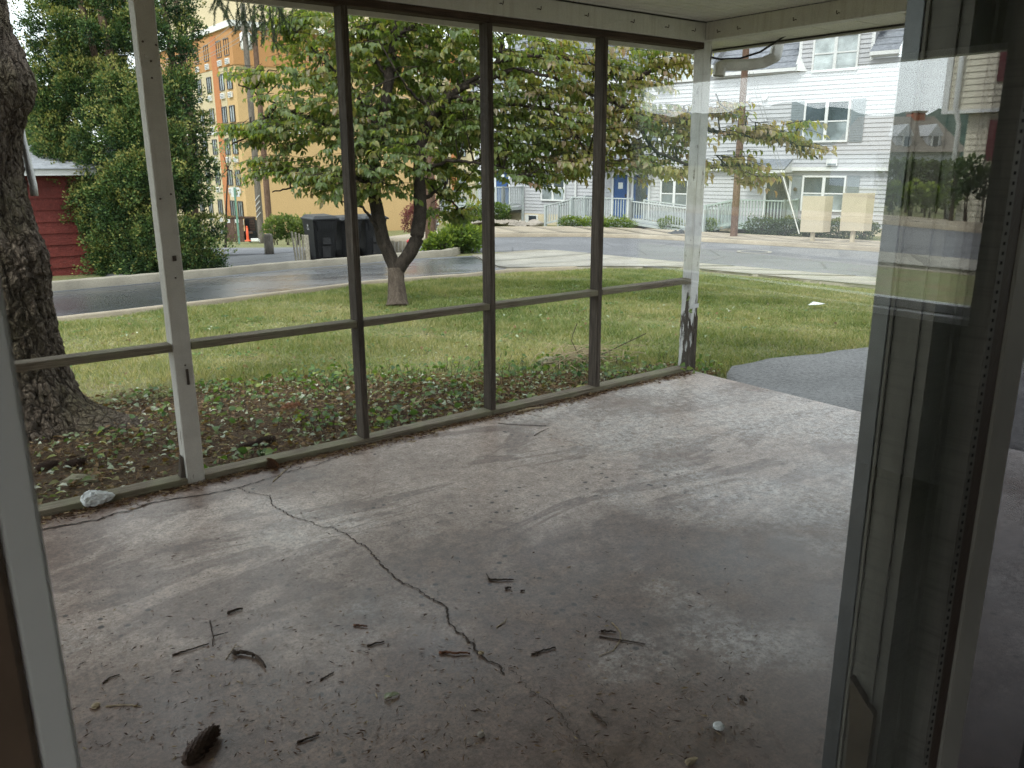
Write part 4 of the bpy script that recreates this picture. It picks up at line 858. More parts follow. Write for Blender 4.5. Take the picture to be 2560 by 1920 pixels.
# ------------------------------------------------------------------ red garage
gar_y = 19.2
gx = lambda px, py: on_y(px, py, gar_y)
GZ0 = float(gz(3, gar_y)) - .1; GX1 = 4.6; GX0 = -2.5; GTOP = gx(110, 436)[2]
gar = thing('garage', (1.0, gar_y, GZ0), 'low red shingled garage with a pale roof behind the big trunk', 'garage')
MB().box(GX0, GX1, gar_y + .03, gar_y + 4, GZ0, GTOP).build('wall', MT['red_shake'], gar)
nC = 9; ph = (GTOP - GZ0) / nC
cm = MB(); cm.add([(GX0, 0, 0), (GX1, 0, 0), (GX1, .028, ph + .01), (GX0, .028, ph + .01), (GX0, .03, 0), (GX1, .03, 0)], [(0, 1, 2, 3), (0, 4, 5, 1), (1, 5, 2), (0, 3, 4)])
cmm = cm.mesh('shingle_course', MT['red_shake'])
for k in range(nC): place('shingle_course', cmm, gar, (0, gar_y, GZ0 + k * ph))
MB().box(GX0 - .2, GX1 + .2, gar_y - .32, gar_y - .26, GTOP - .02, GTOP + .12).build('fascia', MT['vinyl'], gar)
MB().box(GX0 - .2, GX1 + .2, gar_y - .26, gar_y + .03, GTOP + .0, GTOP + .02).build('soffit', MT['vinyl'], gar)
rm = MB(); rm.add([(GX0 - .25, -.03, 0), (GX1 + .25, -.03, 0), (GX1 + .25, .27, .085), (GX0 - .25, .27, .085), (GX0 - .25, -.03, -.02), (GX1 + .25, -.03, -.02)], [(0, 1, 2, 3), (0, 4, 5, 1)])
rmm = rm.mesh('roof_course', MT['roof_pale'])
for k in range(8): place('roof_course', rmm, gar, (0, gar_y - .33 + k * .25, GTOP + .12 + k * .058))

# ------------------------------------------------------------------ tall tan apartment building far behind
TBc = at(578, 66, 62); TX, TY = float(TBc[0]), float(TBc[1]); TZ = float(TBc[2]); TG = float(gz(TX, TY)) - 3.0
tan = thing('apartment_building', (TX, TY, TG), 'tall tan and orange apartment block beyond the utility poles', 'building')
TR_X = float(on_y(1185, 400, TY)[0]); FH = 2.45
rowz = [on_x(560, y, TX)[2] for y in (101, 142)]
MB().box(TX, TR_X, TY, TY + 26, TG, TZ).build('wall', MT['tan'], tan)
bz = float(on_y(578, 160, TY)[2])
MB().box(TX - .06, TR_X + .06, TY - .06, TY + 26.06, bz, TZ - .001).build('upper_band', MT['orange'], tan)
MB().box(TX - .25, TR_X + .25, TY - .25, TY + 26.25, TZ - .0, TZ + .45).build('parapet', MT['white_trim'], tan)
MB().box(TX + 2.5, TR_X - 4, TY + 3, TY + 24, TZ + .45, TZ + 5.5).build('penthouse', MT['cream'], tan)
MB().box(TX - .03, TX + .0, TY + 2.2, TY + 26, TG, bz - .01).build('cream_panel', MT['cream'], tan)
MB().box(TX - .09, TX - .03, TY + 3.6, TY + 4.9, TG, TZ - .2).build('pilaster', MT['pilaster'], tan)
MB().box(TX - .12, TR_X, TY - .1, TY + 26, bz - 5.0, bz - 4.8).build('string_course', MT['white_trim'], tan)
def flat_window(parent, o, ax, nrm, w, h, fm='win_frame', pm='pane_mid', ac=False, fw=.06):
    """window on a far facade: frame part with panes as sub-parts"""
    o = np.asarray(o, float); up = np.array([0, 0, 1.]); m = MB()
    for a, b, c, d in ((0, w, 0, fw), (0, w, h - fw, h), (0, fw, fw, h - fw), (w - fw, w, fw, h - fw), (w * .5 - fw * .3, w * .5 + fw * .3, fw, h - fw)): m.obox(o, ax, up, nrm, a, b, c, d, -.05, .07)
    f = m.build('window', MT[fm], parent)
    MB().obox(o, ax, up, nrm, fw, w - fw, fw, h - fw, -.03, .01).build('pane', MT[pm], f)
    if ac:
        MB().obox(o, ax, up, nrm, w * .1, w * .9, -.62, -.2, 0, .12).build('air_conditioner', MT['white_trim'], f)
        for q in range(3): MB().obox(o, ax, up, nrm, w * .14, w * .86, -.56 + q * .12, -.51 + q * .12, .12, .14).build('louvre', MT['shutter'], f)
    return f
ex, ey = np.array([1., 0, 0]), np.array([0, 1., 0])
z0 = on_x(560, 142, TX)[2]
for col_, dy in ((0, .7), (1, 2.45), (2, 5.5), (3, 8.0), (4, 10.5), (5, 13), (6, 16)):
    for k in range(7):
        flat_window(tan, (TX - .04, TY + dy + 1.05, z0 - k * FH), -ey, -ex, 1.05, 1.25, ac=(col_ < 4))
for px in (1030, 1062, 1105, 1150):
    q = on_y(px, 430, TY)
    if px in (1040, 1105, 1062): pass
WX0 = float(on_y(1035, 430, TY)[0])
MB().box(WX0, TR_X, TY - .12, TY - .06, TG, bz - .02).build('cream_panel', MT['cream'], tan)
for px in (1078, 1133): 
    xx = float(on_y(px, 430, TY)[0]); MB().box(xx - .25, xx + .25, TY - .2, TY - .12, TG, TZ - .3).build('pilaster', MT['pilaster'], tan)
for px in (1050, 1106, 1152):
    xx = float(on_y(px, 430, TY)[0])
    for k in range(6): flat_window(tan, (xx - .5, TY - .13, float(on_y(px, 392, TY)[2]) + (3 - k) * FH), ex, -ey, 1.0, 1.25, ac=(k % 2 == 0))

# ------------------------------------------------------------------ white townhouses across the street
F0 = np.array([28.91, 16.15, 0.]); FU = np.array([-.2275642, .97376308, 0.]); FN = np.array([-.97376308, -.2275642, 0.])
def fp(s, z, o=0.0): return F0 + FU * s + FN * o + np.array([0, 0, z])
UPV = np.array([0, 0, 1.])
def fbox(mb, s0, s1, z0, z1, o0, o1): return mb.obox(F0, FU, UPV, FN, s0, s1, z0, z1, o0, o1)
def fpart(name, mat, parent, s0, s1, z0, z1, o0, o1): return fbox(MB(), s0, s1, z0, z1, o0, o1).build(name, MT[mat], parent)
def hung_window(parent, s0, s1, z0, z1, o, cols=2, panes=('pane', 'pane_mid'), rail=True, fw=.07):
    m = MB(); g = fw * 1.6
    for a, b, c, d in ((s0, s1, z0, z0 + fw), (s0, s1, z1 - fw, z1), (s0, s0 + fw, z0 + fw, z1 - fw), (s1 - fw, s1, z0 + fw, z1 - fw)): fbox(m, a, b, c, d, o, o + .1)
    if cols == 2: fbox(m, (s0 + s1) / 2 - g / 2, (s0 + s1) / 2 + g / 2, z0 + fw, z1 - fw, o, o + .095)
    w = m.build('window', MT['vinyl'], parent); zm = (z0 + z1) / 2
    cs = [(s0 + fw, (s0 + s1) / 2 - g / 2), ((s0 + s1) / 2 + g / 2, s1 - fw)] if cols == 2 else [(s0 + fw, s1 - fw)]
    for i, (a, b) in enumerate(cs):
        if rail: fpart('meeting_rail', 'vinyl', w, a, b, zm - .025, zm + .025, o, o + .075)
        fpart('pane', panes[0], w, a, b, zm + (.025 if rail else 0), z1 - fw, o + .0, o + .06); fpart('pane', panes[1], w, a, b, z0 + fw, zm - (.025 if rail else 0), o + .0, o + .05)
    return w
BP = .152
def boards(parent, s0, s1, z0, z1, o, mat='siding'):
    m = MB(); L = s1 - s0
    P = [F0 * 0 + FU * a + UPV * z + FN * q for a in (0, L) for z, q in ((0, .034), (BP, .004), (BP, -.02), (0, -.02))]
    m.add(P, [(0, 4, 5, 1), (0, 3, 7, 4), (1, 5, 6, 2), (0, 1, 2, 3), (4, 7, 6, 5)]); me = m.mesh('siding_board', MT[mat]); z = z0
    while z < z1 - .01: place('siding_board', me, parent, fp(s0, z, o)); z += BP
def roof_slope(parent, s0, s1, ze, o, run, pitch=.8, mat='roof'):
    m = MB(); n = max(2, int(run / .30)); V = []
    cm = MB(); a = .30; P = [FU * q + FN * f + UPV * h for q in (0, s1 - s0) for f, h in ((.03, -.01), (.03, .022), (-a, a * pitch + .004), (-a, a * pitch - .02))]
    cm.add(P, [(0, 4, 5, 1), (1, 5, 6, 2), (2, 6, 7, 3), (3, 7, 4, 0), (0, 1, 2, 3), (4, 7, 6, 5)]); me = cm.mesh('shingle_course', MT[mat])
    for k in range(n): place('shingle_course', me, parent, fp(s0, ze + k * a * pitch, o - k * a))
def shutter(parent, s0, s1, z0, z1, o, mat='shutter'):
    sh = fpart('shutter', mat, parent, s0, s1, z0, z1, o, o + .035); me = None
    m = MB(); m.obox((0, 0, 0), FU, UPV, FN, 0, s1 - s0 - .08, 0, .022, 0, .012); me = m.mesh('slat', MT[mat]); z = z0 + .06
    while z < z1 - .07: place('slat', me, sh, fp(s0 + .04, z, o + .035)); z += .085
JET = .22; ZJ = 1.33; ZG = -1.15; ZE = 4.98
def townhouse(k, label, doorspec, win1, shut1, win2, small, win3):
    b = 6.35 * k; s0, s1 = b - .5 if k == 0 else b - .05, b + 6.3
    t = thing('townhouse', fp((s0 + s1) / 2, ZG), label, 'house', 'row of white townhouses')
    fpart('lower_wall', 'siding', t, s0, s1, ZG - .6, ZJ, -5, -.021); fpart('upper_wall', 'siding', t, s0, s1, ZJ, ZE + .1, -5, JET - .021)
    fpart('foundation', 'foundation', t, s0, s1, ZG - .6, -.72, -.02, .03)
    boards(t, s0, s1, -.72, ZJ - .05, 0.0); boards(t, s0, s1, ZJ + .1, ZE, JET)
    fpart('drip_board', 'vinyl', t, s0, s1, ZJ - .03, ZJ + .1, 0, JET + .03)
    # third-floor wall dormer
    g0, g1 = b + .45, b + 2.98
    fpart('dormer_wall', 'siding', t, g0, g1, ZE, 6.9, -3, JET - .02); boards(t, g0, g1, ZE + .02, 6.6, JET)
    m = MB(); c = (g0 + g1) / 2; m.add([fp(g0, 6.62, JET - .01), fp(g1, 6.62, JET - .01), fp(c, 7.6, JET - .01), fp(g0, 6.62, -3), fp(g1, 6.62, -3), fp(c, 7.6, -3)], [(0, 1, 2), (3, 5, 4), (0, 3, 4, 1), (1, 4, 5, 2), (0, 2, 5, 3)]); m.build('gable', MT['siding'], t)
    for sgn, e in ((-1, g0), (1, g1)):
        m = MB(); m.add([fp(e + sgn * .3, 6.4, JET + .25), fp(c, 7.66, JET + .25), fp(c, 7.66, -3), fp(e + sgn * .3, 6.4, -3), fp(e + sgn * .3, 6.32, JET + .25), fp(c, 7.56, JET + .25), fp(c, 7.56, -3), fp(e + sgn * .3, 6.32, -3)], [(0, 1, 2, 3), (4, 7, 6, 5), (0, 4, 5, 1), (0, 3, 7, 4)]); m.build('gable_roof', MT['roof'], t)
        fpart('corner_board', 'vinyl', t, e - .06, e + .06, ZE + .05, 6.4, JET + .005, JET + .03)
    for a, e_, z in ((g1 + .02, s1 + .0, ZE - .02), (s0, g0 - .02, ZE + .3)):
        roof_slope(t, a, e_, z, JET + .32, 3.6); fpart('gutter', 'vinyl', t, a - .02, e_, z - .12, z + .0, JET + .24, JET + .36); fpart('eave', 'vinyl', t, a, e_, z - .16, z - .13, JET, JET + .26)
    m = MB(); m.add([fp(g1 + .06, ZE - .14, JET + .36), fp(g1 + .06, ZE - .14, JET + .0), fp(g1 + .06, ZE + .55, JET + .0), fp(g1 - .3, ZE - .16, JET + .02)], [(0, 1, 2), (0, 2, 3), (0, 3, 1), (1, 3, 2)]); m.build('eave_return', MT['vinyl'], t)
    hung_window(t, *win3, JET + .005, 2, ('pane_pale', 'pane_pale')); w2 = win2; hung_window(t, *w2, JET + .005)
    shutter(t, w2[0] - .5, w2[0] - .03, w2[2], w2[3], JET + .02); shutter(t, w2[1] + .03, w2[1] + .5, w2[2], w2[3], JET + .02)
    if win1:
        hung_window(t, *win1, .015)
        if shut1: shutter(t, win1[0] - .46, win1[0] - .03, win1[2], win1[3], .02); shutter(t, win1[1] + .03, win1[1] + .44, win1[2], win1[3], .02)
    for s in small: hung_window(t, *s, JET + .005, 1, ('pane', 'pane'), False)
    for (d0, d1, z0, z1, col_, storm) in doorspec:
        m = MB(); [fbox(m, a, b_, c_, d_, .005, .085) for a, b_, c_, d_ in ((d0 - .09, d0, z0, z1 + .09), (d1, d1 + .09, z0, z1 + .09), (d0, d1, z1, z1 + .09))]; fr = m.build('door_frame', MT['vinyl'], t)
        dr = fpart('door', col_, t, d0, d1, z0, z1, .0, .045)
        if storm: fpart('glass', 'pane', dr, d0 + .1, d1 - .1, z0 + .15, z1 - .12, .045, .05)
        else:
            for zz in (.25, 1.0): fpart('panel', col_, dr, d0 + .12, d1 - .12, z0 + zz, z0 + zz + .6, .045, .056)
            fpart('notice', 'paper', dr, (d0 + d1) / 2 - .12, (d0 + d1) / 2 + .12, z0 + 1.25, z0 + 1.52, .057, .06)
        fpart('handle', 'steel', dr, d0 + .05, d0 + .1, z0 + .9, z0 + 1.02, .045, .09)
    return t
t1 = townhouse(0, 'nearest white townhouse with grey shutters, behind the two beige sign boards', [(3.07, 3.96, -.75, 1.1, 'green_door', True)], (.94, 2.56, -.18, 1.13), True, (.98, 2.64, 2.31, 3.78), [(5.06, 5.5, 3.2, 3.72)], (.88, 2.51, 4.76, 6.0))
t2 = townhouse(1, 'middle white townhouse with two blue doors and a ramp', [(10.27, 10.98, -.74, 1.11, 'blue_door', False), (9.23, 9.96, -.74, 1.11, 'blue_door', True)], (7.3, 8.62, -.25, .95), False, (7.35, 8.7, 2.5, 3.7), [], (7.2, 8.75, 4.75, 5.95))
t3 = townhouse(2, 'farthest white townhouse, half hidden behind the leafy crown', [(17.0, 17.8, -.4, 1.2, 'blue_door', False)], (13.6, 15.0, -.1, 1.1), False, (13.7, 15.3, 2.4, 3.7), [], (13.7, 15.2, 4.75, 5.95))
# fittings on the nearest house
for s, z in ((5.05, 3.98), (4.9, 3.98), (4.2, 3.98)):
    m = MB(); m.tube([fp(s, z, JET), fp(s, z, JET + .14)], .1, 10); m.build('vent_hood', MT['vinyl'], t1)
fpart('wall_vent', 'vinyl', t1, 1.25, 1.65, 1.48, 1.72, JET + .01, JET + .12); fpart('vent_opening', 'shutter', t1, 1.29, 1.6, 1.5, 1.56, JET + .12, JET + .13)
fpart('lamp_plate', 'vinyl', t1, 2.72, 2.9, .5, .75, .01, .05); m = MB(); m.lathe(fp(2.8, .55, .14), [(.02, 0), (.07, .03), (.06, .1), (.02, .14)], 10); m.build('wall_lamp', MT['steel'], t1, True)
fpart('house_number', 'steel', t1, 2.68, 2.94, .12, .2, .012, .03)
ac = fpart('air_conditioner', 'vinyl', t2, 8.1, 8.75, 4.62, 5.0, JET + .03, JET + .4); fpart('grille', 'shutter', ac, 8.42, 8.7, 4.68, 4.94, JET + .4, JET + .41)
for q in range(3): fpart('louvre', 'steel', ac, 8.14 + q * .08, 8.19 + q * .08, 4.68, 4.94, JET + .4, JET + .41)
m = MB(); m.add([fp(2.95, 1.32, .02), fp(4.65, 1.32, .02), fp(4.65, 1.32, .95), fp(2.95, 1.32, .95), fp(2.95, 1.85, .02), fp(4.65, 1.85, .02), fp(4.65, 1.36, 1.0), fp(2.95, 1.36, 1.0)], [(0, 1, 2, 3), (4, 7, 6, 5), (0, 4, 5, 1), (0, 3, 7, 4), (1, 5, 6, 2), (3, 2, 6, 7)]); can = m.build('canopy', MT['roof'], t1)
fpart('canopy_trim', 'vinyl', can, 2.93, 4.67, 1.22, 1.318, .9, .99)
m = MB(); m.add([fp(2.94, 1.24, .9), fp(2.94, 1.24, .02), fp(2.94, 1.8, .02), fp(2.94, 1.34, .95)], [(0, 1, 2, 3)]); m.build('canopy_side', MT['vinyl'], can)
m = MB(); m.add([fp(9.0, 1.45, .2), fp(11.4, 1.45, .2), fp(11.4, 1.4, 1.2), fp(9.0, 1.4, 1.2), fp(9, 1.95, .2), fp(11.4, 1.95, .2)], [(0, 1, 2, 3), (4, 3, 2, 5), (0, 3, 4), (1, 5, 2)]); m.build('canopy', MT['roof'], t2)
m = MB(); m.tube([fp(13.0, -.9, .1), fp(13.0, 1.2, .1), fp(13.0, 5, .3)], .05, 8); m.build('downpipe', MT['vinyl'], t2)
fpart('cellar_window', 'vinyl', t3, 15.2, 16.0, -1.3, -.78, .03, .06); fpart('cellar_pane', 'pane', t3, 15.3, 15.75, -1.25, -.83, .06, .07)

# ---- decks, stairs and ramps in front of the doors
def railing(parent, a, b, h=.95, gap=.13, mat='deck', posts=True):
    a = np.asarray(a, float); b = np.asarray(b, float); L = np.linalg.norm((b - a)[:2]); n = max(2, int(L / gap)); up = np.array([0, 0, h])
    MB().bar(a + up, b + up, .12, .04).build('handrail', MT[mat], parent); MB().bar(a + (0, 0, .12), b + (0, 0, .12), .04, .08).build('lower_rail', MT[mat], parent)
    bm_ = MB().box(-.018, .018, -.018, .018, 0, h - .14).mesh('baluster', MT[mat])
    for i in range(1, n): place('baluster', bm_, parent, a + (b - a) * i / n + np.array([0, 0, .12]))
    if posts:
        pm_ = MB().box(-.05, .05, -.05, .05, -.9, h + .05).mesh('post', MT[mat])
        for p in (a, b): place('post', pm_, parent, p)
def gp(s, o, dz=0): p = fp(s, 0, o); p[2] = gz(p[0], p[1]) + dz; return p
ZD = -.78
dk = thing('ramp_deck', gp(10.2, 1.2), 'grey wooden deck with stairs and a long ramp at the two blue doors', 'deck')
fpart('deck_floor', 'deck', dk, 9.0, 12.0, ZD - .1, ZD, .08, 1.8); fpart('skirt', 'deck', dk, 9.0, 12.0, ZG - .3, ZD - .12, 1.72, 1.76)
railing(dk, fp(9.0, ZD, 1.75), fp(12.0, ZD, 1.75)); railing(dk, fp(12.0, ZD, .1), fp(12.0, ZD, .8))
ra, rb = fp(9.0, ZD, 1.75), gp(3.95 + 1.5, 2.3, 0.0); railing(dk, ra, rb, .85); railing(dk, fp(9.0, ZD, .7), gp(5.5, .9), .85)
MB().add([fp(9.0, ZD, .7), ra, rb, gp(5.5, .9), fp(9.0, ZD - .1, .7), ra - (0, 0, .1), rb - (0, 0, .1), gp(5.5, .9, -.1)], [(0, 3, 2, 1), (4, 5, 6, 7), (1, 2, 6, 5), (0, 4, 7, 3)]).build('ramp', MT['deck'], dk)
for i in range(4): fbox(MB(), 12.0 + .0 + i * .3, 12.3 + i * .3, ZD - .14 - i * .17, ZD - .1 - i * .17, .85, 1.8).build('step', MT['deck'], dk)
railing(dk, fp(12.02, ZD - .05, 1.84), gp(13.4, 1.84, .02), .9); railing(dk, fp(12.02, ZD - .05, .82), gp(13.4, .82, .02), .9)
d1 = thing('porch_deck', gp(17.6, .8), 'raised grey deck with a railing behind the round clipped bush', 'deck')
fpart('deck_floor', 'deck', d1, 16.1, 19.0, -.55, -.42, .08, 1.6); railing(d1, fp(16.1, -.42, 1.55), fp(19.0, -.42, 1.55)); railing(d1, fp(16.1, -.42, .1), fp(16.1, -.42, 1.55))
fpart('beam', 'deck', d1, 16.1, 19.0, -.72, -.55, 1.45, 1.55); railing(d1, fp(19.05, -.45, 1.55), gp(20.6, 1.55), .9)
d3 = thing('entry_deck', gp(3.9, .8), 'pale green-grey entry deck with curved railing at the dark door', 'deck')
fpart('deck_floor', 'deck_green', d3, 2.7, 5.1, ZD - .1, ZD, .08, 1.3); railing(d3, fp(2.7, ZD, 1.3), fp(4.6, ZD, 1.3), 1.0, .12, 'deck_green'); railing(d3, fp(2.7, ZD, .1), fp(2.7, ZD, 1.3), 1.0, .12, 'deck_green')
railing(d3, fp(4.6, ZD, 1.3), gp(5.6, 1.9), 1.0, .12, 'deck_green'); railing(d3, fp(5.1, ZD, .1), gp(6.1, .6), 1.0, .12, 'deck_green'); MB().add([fp(4.6, ZD, .1), fp(4.6, ZD, 1.3), gp(5.6, 1.9), gp(6.1, .5)], [(0, 1, 2, 3)]).build('ramp', MT['deck_green'], d3)
# bushes along the house fronts
def fbush(name, s, o, rs, ro, h, mat, label, seed, n=3, **kw):
    cl = [];  r = random.Random(seed)
    for i in range(n):
        p = gp(s + (i - (n - 1) / 2) * rs * 1.2 / max(1, n - 1) * 1.6 if n > 1 else s, o); cl.append((p[0], p[1], p[2] + h * .48, ro, rs * .62, h * .55))
    return shrub(name, cl, mat, label, 'bush', seed=seed, **kw)
fbush('clipped_bush', 16.6, 2.3, .7, .75, 1.0, 'shrub_leaf', 'round bright green clipped bush in front of the raised grey deck', 11, 2, density=520, L=.08, Wd=.03)
fbush('low_bush', 10.3, 2.5, 1.2, .5, .5, 'shrub_leaf', 'low yellow-green bush under the ramp deck', 12, 3, density=500)
fbush('low_bush', 6.4, 1.8, .8, .5, .55, 'shrub_leaf', 'small rounded bush where the long ramp meets the walk', 13, 2, density=500)
fbush('clipped_hedge', 2.3, 2.0, 1.0, .6, .62, 'dark_shrub', 'low clipped hedge behind the left beige sign board', 14, 3, density=520)
fbush('clipped_hedge', .5, 2.0, .9, .6, .62, 'dark_shrub', 'low clipped hedge behind the right beige sign board', 15, 3, density=520)
rp_ = gp(18.8, 4.0); shrub('purple_bush', [(rp_[0], rp_[1], rp_[2] + .9, .6, .6, 1.0), (rp_[0] - .4, rp_[1] + .5, rp_[2] + .6, .5, .5, .7)], 'red_shrub', 'reddish purple bush left of the far deck', 'bush', 420, .08, .03, seed=16)
# bed of pale stones
def rock(name, p, r, mat, label=None, cat=None, seed=0, parent=None, sq=(1, 1, .6), group=None):
    bm = bmesh.new(); bmesh.ops.create_icosphere(bm, subdivisions=3, radius=1); o_ = Vector((seed * 3.7, seed, 1.3))
    for v in bm.verts: v.co *= 1 + .35 * mnoise.noise(v.co * 1.1 + o_) + .1 * mnoise.noise(v.co * 4 + o_); v.co = Vector((v.co.x * r * sq[0], v.co.y * r * sq[1], v.co.z * r * sq[2]))
    me = bpy.data.meshes.new(name); bm.to_mesh(me); bm.free(); me.materials.append(MT[mat]); o = place(name, me, parent, p)
    if label: tag(o, label, cat, group)
    return o
sv = MB(); r_ = random.Random(4)
for i in range(420):
    s = 13.3 + r_.random() * 4.4; o = 1.9 + r_.random() * 1.7; p = gp(s, o, .02 + .2 * math.exp(-((s - 15.4) / 1.5) ** 2)); a = r_.uniform(.05, .13)
    sv.add([p + np.array(v) * a * r_.uniform(.7, 1.2) for v in ((1, 0, 0), (0, 1, 0), (-1, 0, 0), (0, -1, 0), (0, 0, .8), (0, 0, -.8))], [(0, 1, 4), (1, 2, 4), (2, 3, 4), (3, 0, 4), (1, 0, 5), (2, 1, 5), (3, 2, 5), (0, 3, 5)])
tag(sv.build('gravel', MT['stone_grey']), 'bed of pale broken stones before the house foundation', 'gravel', None, 'stuff')
rock('boulder', gp(13.4, 2.6, .12), .38, 'stone_grey', 'dark rounded boulder beside the foot of the grey stairs', 'stone', 5)

# ------------------------------------------------------------------ poles, wires, signs
def pole(px, py, depth, top_z, r, mat, label, lean=(0, 0)):
    b = at(px, py, depth); g = float(gz(b[0], b[1])); t = thing('utility_pole', (b[0], b[1], min(g, b[2])), label, 'pole')
    MB().tube(resample([(b[0], b[1], min(g, b[2]) - .5), (b[0] + lean[0], b[1] + lean[1], top_z)], 16), list(np.linspace(r, r * .75, 16)), 14).build('shaft', MT[mat], t, True); return t, b
pA, bA = pole(654, 596, 42, 9.0, .17, 'pole_grey', 'grey wooden utility pole left of the reddish one')
m = MB(); 
for k in range(4): m.tube([bA + RT * -.12 + FWD * -.2 + np.array([0, 0, 1.0 + k * .28]), bA + RT * .12 + FWD * -.2 + np.array([0, 0, 1.28 + k * .28])], .015, 5)
m.build('white_wrap', MT['white_print'], pA)
pB, bB = pole(676, 592, 44, 8.4, .17, 'pole_red', 'reddish brown utility pole with hardware near the tan building')
topB = np.array([bB[0], bB[1], 8.2]); m = MB(); m.bar(topB - RT * 1.0, topB + RT * 1.0, .14, .14); m.build('crossarm', MT['pole_grey'], pB)
for k in (-.9, -.45, .45, .9): m = MB(); m.lathe(topB + RT * k + (0, 0, .07), [(.04, 0), (.07, .08), (.04, .13), (.07, .2), (.03, .28)], 8); m.build('insulator', MT['white_trim'], pB, True)
m = MB(); m.lathe(topB - RT * .45 + (0, 0, -1.0), [(.26, 0), (.3, .05), (.3, .75), (.2, .85)], 12); m.build('transformer', MT['white_trim'], pB, True)
m = MB(); m.bar(topB - RT * .5 + (0, 0, -2.6), topB + RT * .5 + (0, 0, -2.6), .06, .05); m.build('bracket', MT['pole_grey'], pB)
pC, bC = pole(1835, 578, 27.5, 8.0, .125, 'pole_red', 'brown utility pole standing before the nearest white townhouse')
pD, bD = pole(1078, 632, 23.5, 7.5, .16, 'pole_red', 'reddish pole half hidden behind the forked tree')
def wire(name, a, b, sag, mat, label, r=.012, group=None):
    t = np.linspace(0, 1, 24)[:, None]; P = np.asarray(a) * (1 - t) + np.asarray(b) * t; P[:, 2] -= sag * 4 * (t[:, 0] * (1 - t[:, 0]))
    return tag(MB().tube(P, r, 5, False).build(name, MT[mat]), label, 'wire', group)
for i, k in enumerate((-.9, -.45, .45, .9)):
    wire('power_line', topB + RT * k + (0, 0, .35), at(380 + i * 5, 165 + i * 3, 60), .5, 'pale_wire', f'{("lowest", "second lowest", "second highest", "highest")[3 - i]} pale power line running left from the reddish pole', .014, 'lines left of the reddish pole')
    wire('power_line', topB + RT * k + (0, 0, .35), at(1150, 270 + i * 8, 60), .8, 'pale_wire', f'{("lowest", "second lowest", "second highest", "highest")[3 - i]} pale power line running right from the reddish pole', .014, 'lines right of the reddish pole')
wire('power_line', at(-60, 177, 40), at(140, 174, 40), .0, 'pale_wire', 'single grey wire crossing the sky beside the big trunk', .02)
wire('power_line', at(-60, 327, 40), at(150, 318, 40), .0, 'pale_wire', 'upper of two wires above the garage roof', .02); wire('power_line', at(-60, 333, 40), at(150, 328, 40), .0, 'pale_wire', 'lower of two wires above the garage roof', .02)
ct = np.array([bC[0], bC[1], 5.6])
wire('guy_wire', at(1873, 180, 27.5), at(1990, 560, 29), 0, 'pale_wire', 'left guy wire slanting down from the brown pole', .009); wire('guy_wire', at(1883, 180, 27.5), at(1995, 555, 29), 0, 'pale_wire', 'right guy wire slanting down from the brown pole', .009)
wire('guy_sleeve', at(1953, 425, 27), at(1998, 585, 27), 0, 'gutter', 'pale guard sleeve slanting across the dark door', .02)
# street sign on a green post
sp_ = at(598, 602, 40); sg = thing('street_sign', (sp_[0], sp_[1], float(min(sp_[2], gz(sp_[0], sp_[1])))), 'white sign on a green steel post by the brown gate', 'sign')
m = MB(); a_, b_ = at(598, 605, 40), at(586, 468, 40); b_[:2] = a_[:2]; m.bar(a_ - (0, 0, .3), b_, .09, .05, FWD); m.build('post', MT['green_steel'], sg)
m = MB(); m.obox(b_ + FWD * .06, RT, UPV, FWD, -.2, .2, -.42, .03, 0, .012); m.build('board', MT['vinyl'], sg)
# brown gates, dark container, orange post
def ground_at(px, py, depth): p = at(px, py, depth); return p
gb = ground_at(569, 600, 43); gr_, gt = ground_at(611, 600, 43), at(569, 545, 43)
gate = thing('service_gate', gb, 'brown double gate closing off the bin yard by the tan building', 'gate'); hh = gt[2] - gb[2] + .1
for k in range(2):
    m = MB(); m.obox(gb - (0, 0, .1), RT, UPV, -FWD, k * .46 + .01, k * .46 + .44, 0, hh, 0, .06); lf = m.build('leaf', MT['brown_gate'], gate)
    m = MB(); m.obox(gb - (0, 0, .1), RT, UPV, -FWD, k * .46 + .05, k * .46 + .24, hh - .24, hh - .06, .06, .07); m.build('notice', MT['paper'], lf)
m = MB(); m.obox(gb - (0, 0, .1), RT, UPV, -FWD, -.05, 1.55, hh, hh + .08, -.1, .1); m.build('top_rail', MT['brown_gate'], gate)
db = ground_at(612, 600, 43.4); cont = thing('dumpster', db, 'dark steel container with louvred side beside the brown gate', 'container')
m = MB(); m.obox(db, RT, UPV, -FWD, .05, .62, .45, 1.12, -.8, 0); m.obox(db, RT, UPV, -FWD, .0, .68, 0, .45, -.8, .12); m.build('body', MT['bin'], cont, bevel=.03)
m = MB(); m.obox((0, 0, 0), RT, UPV, -FWD, 0, .28, 0, .04, 0, .03); lm = m.mesh('louvre', MT['brown_gate'])
for k in range(7): place('louvre', lm, cont, db + RT * .33 + UPV * (.5 + k * .085) - FWD * .01)
m = MB(); m.obox(db, RT, UPV, -FWD, .1, .5, .3, .4, .12, .2); m.build('ledge', MT['brown_gate'], cont)
op = ground_at(620, 603, 41); ot = thing('delineator_post', op, 'orange plastic traffic post in front of the dark container', 'traffic post')
m = MB(); m.lathe(op, [(.16, 0), (.16, .04), (.07, .06), (.065, .1), (.05, .66), (.03, .68), (.05, .7), (.05, .73), (.02, .75)], 12); m.build('post', MT['orange_plastic'], ot, True)
wb_ = ground_at(640, 604, 40); tag(MB().obox(wb_, RT, UPV, FWD, -.25, .12, 0, .16, 0, .3).build('concrete_block', MT['white_trim'], None, bevel=.02), 'white concrete block at the foot of the grey utility pole', 'block')
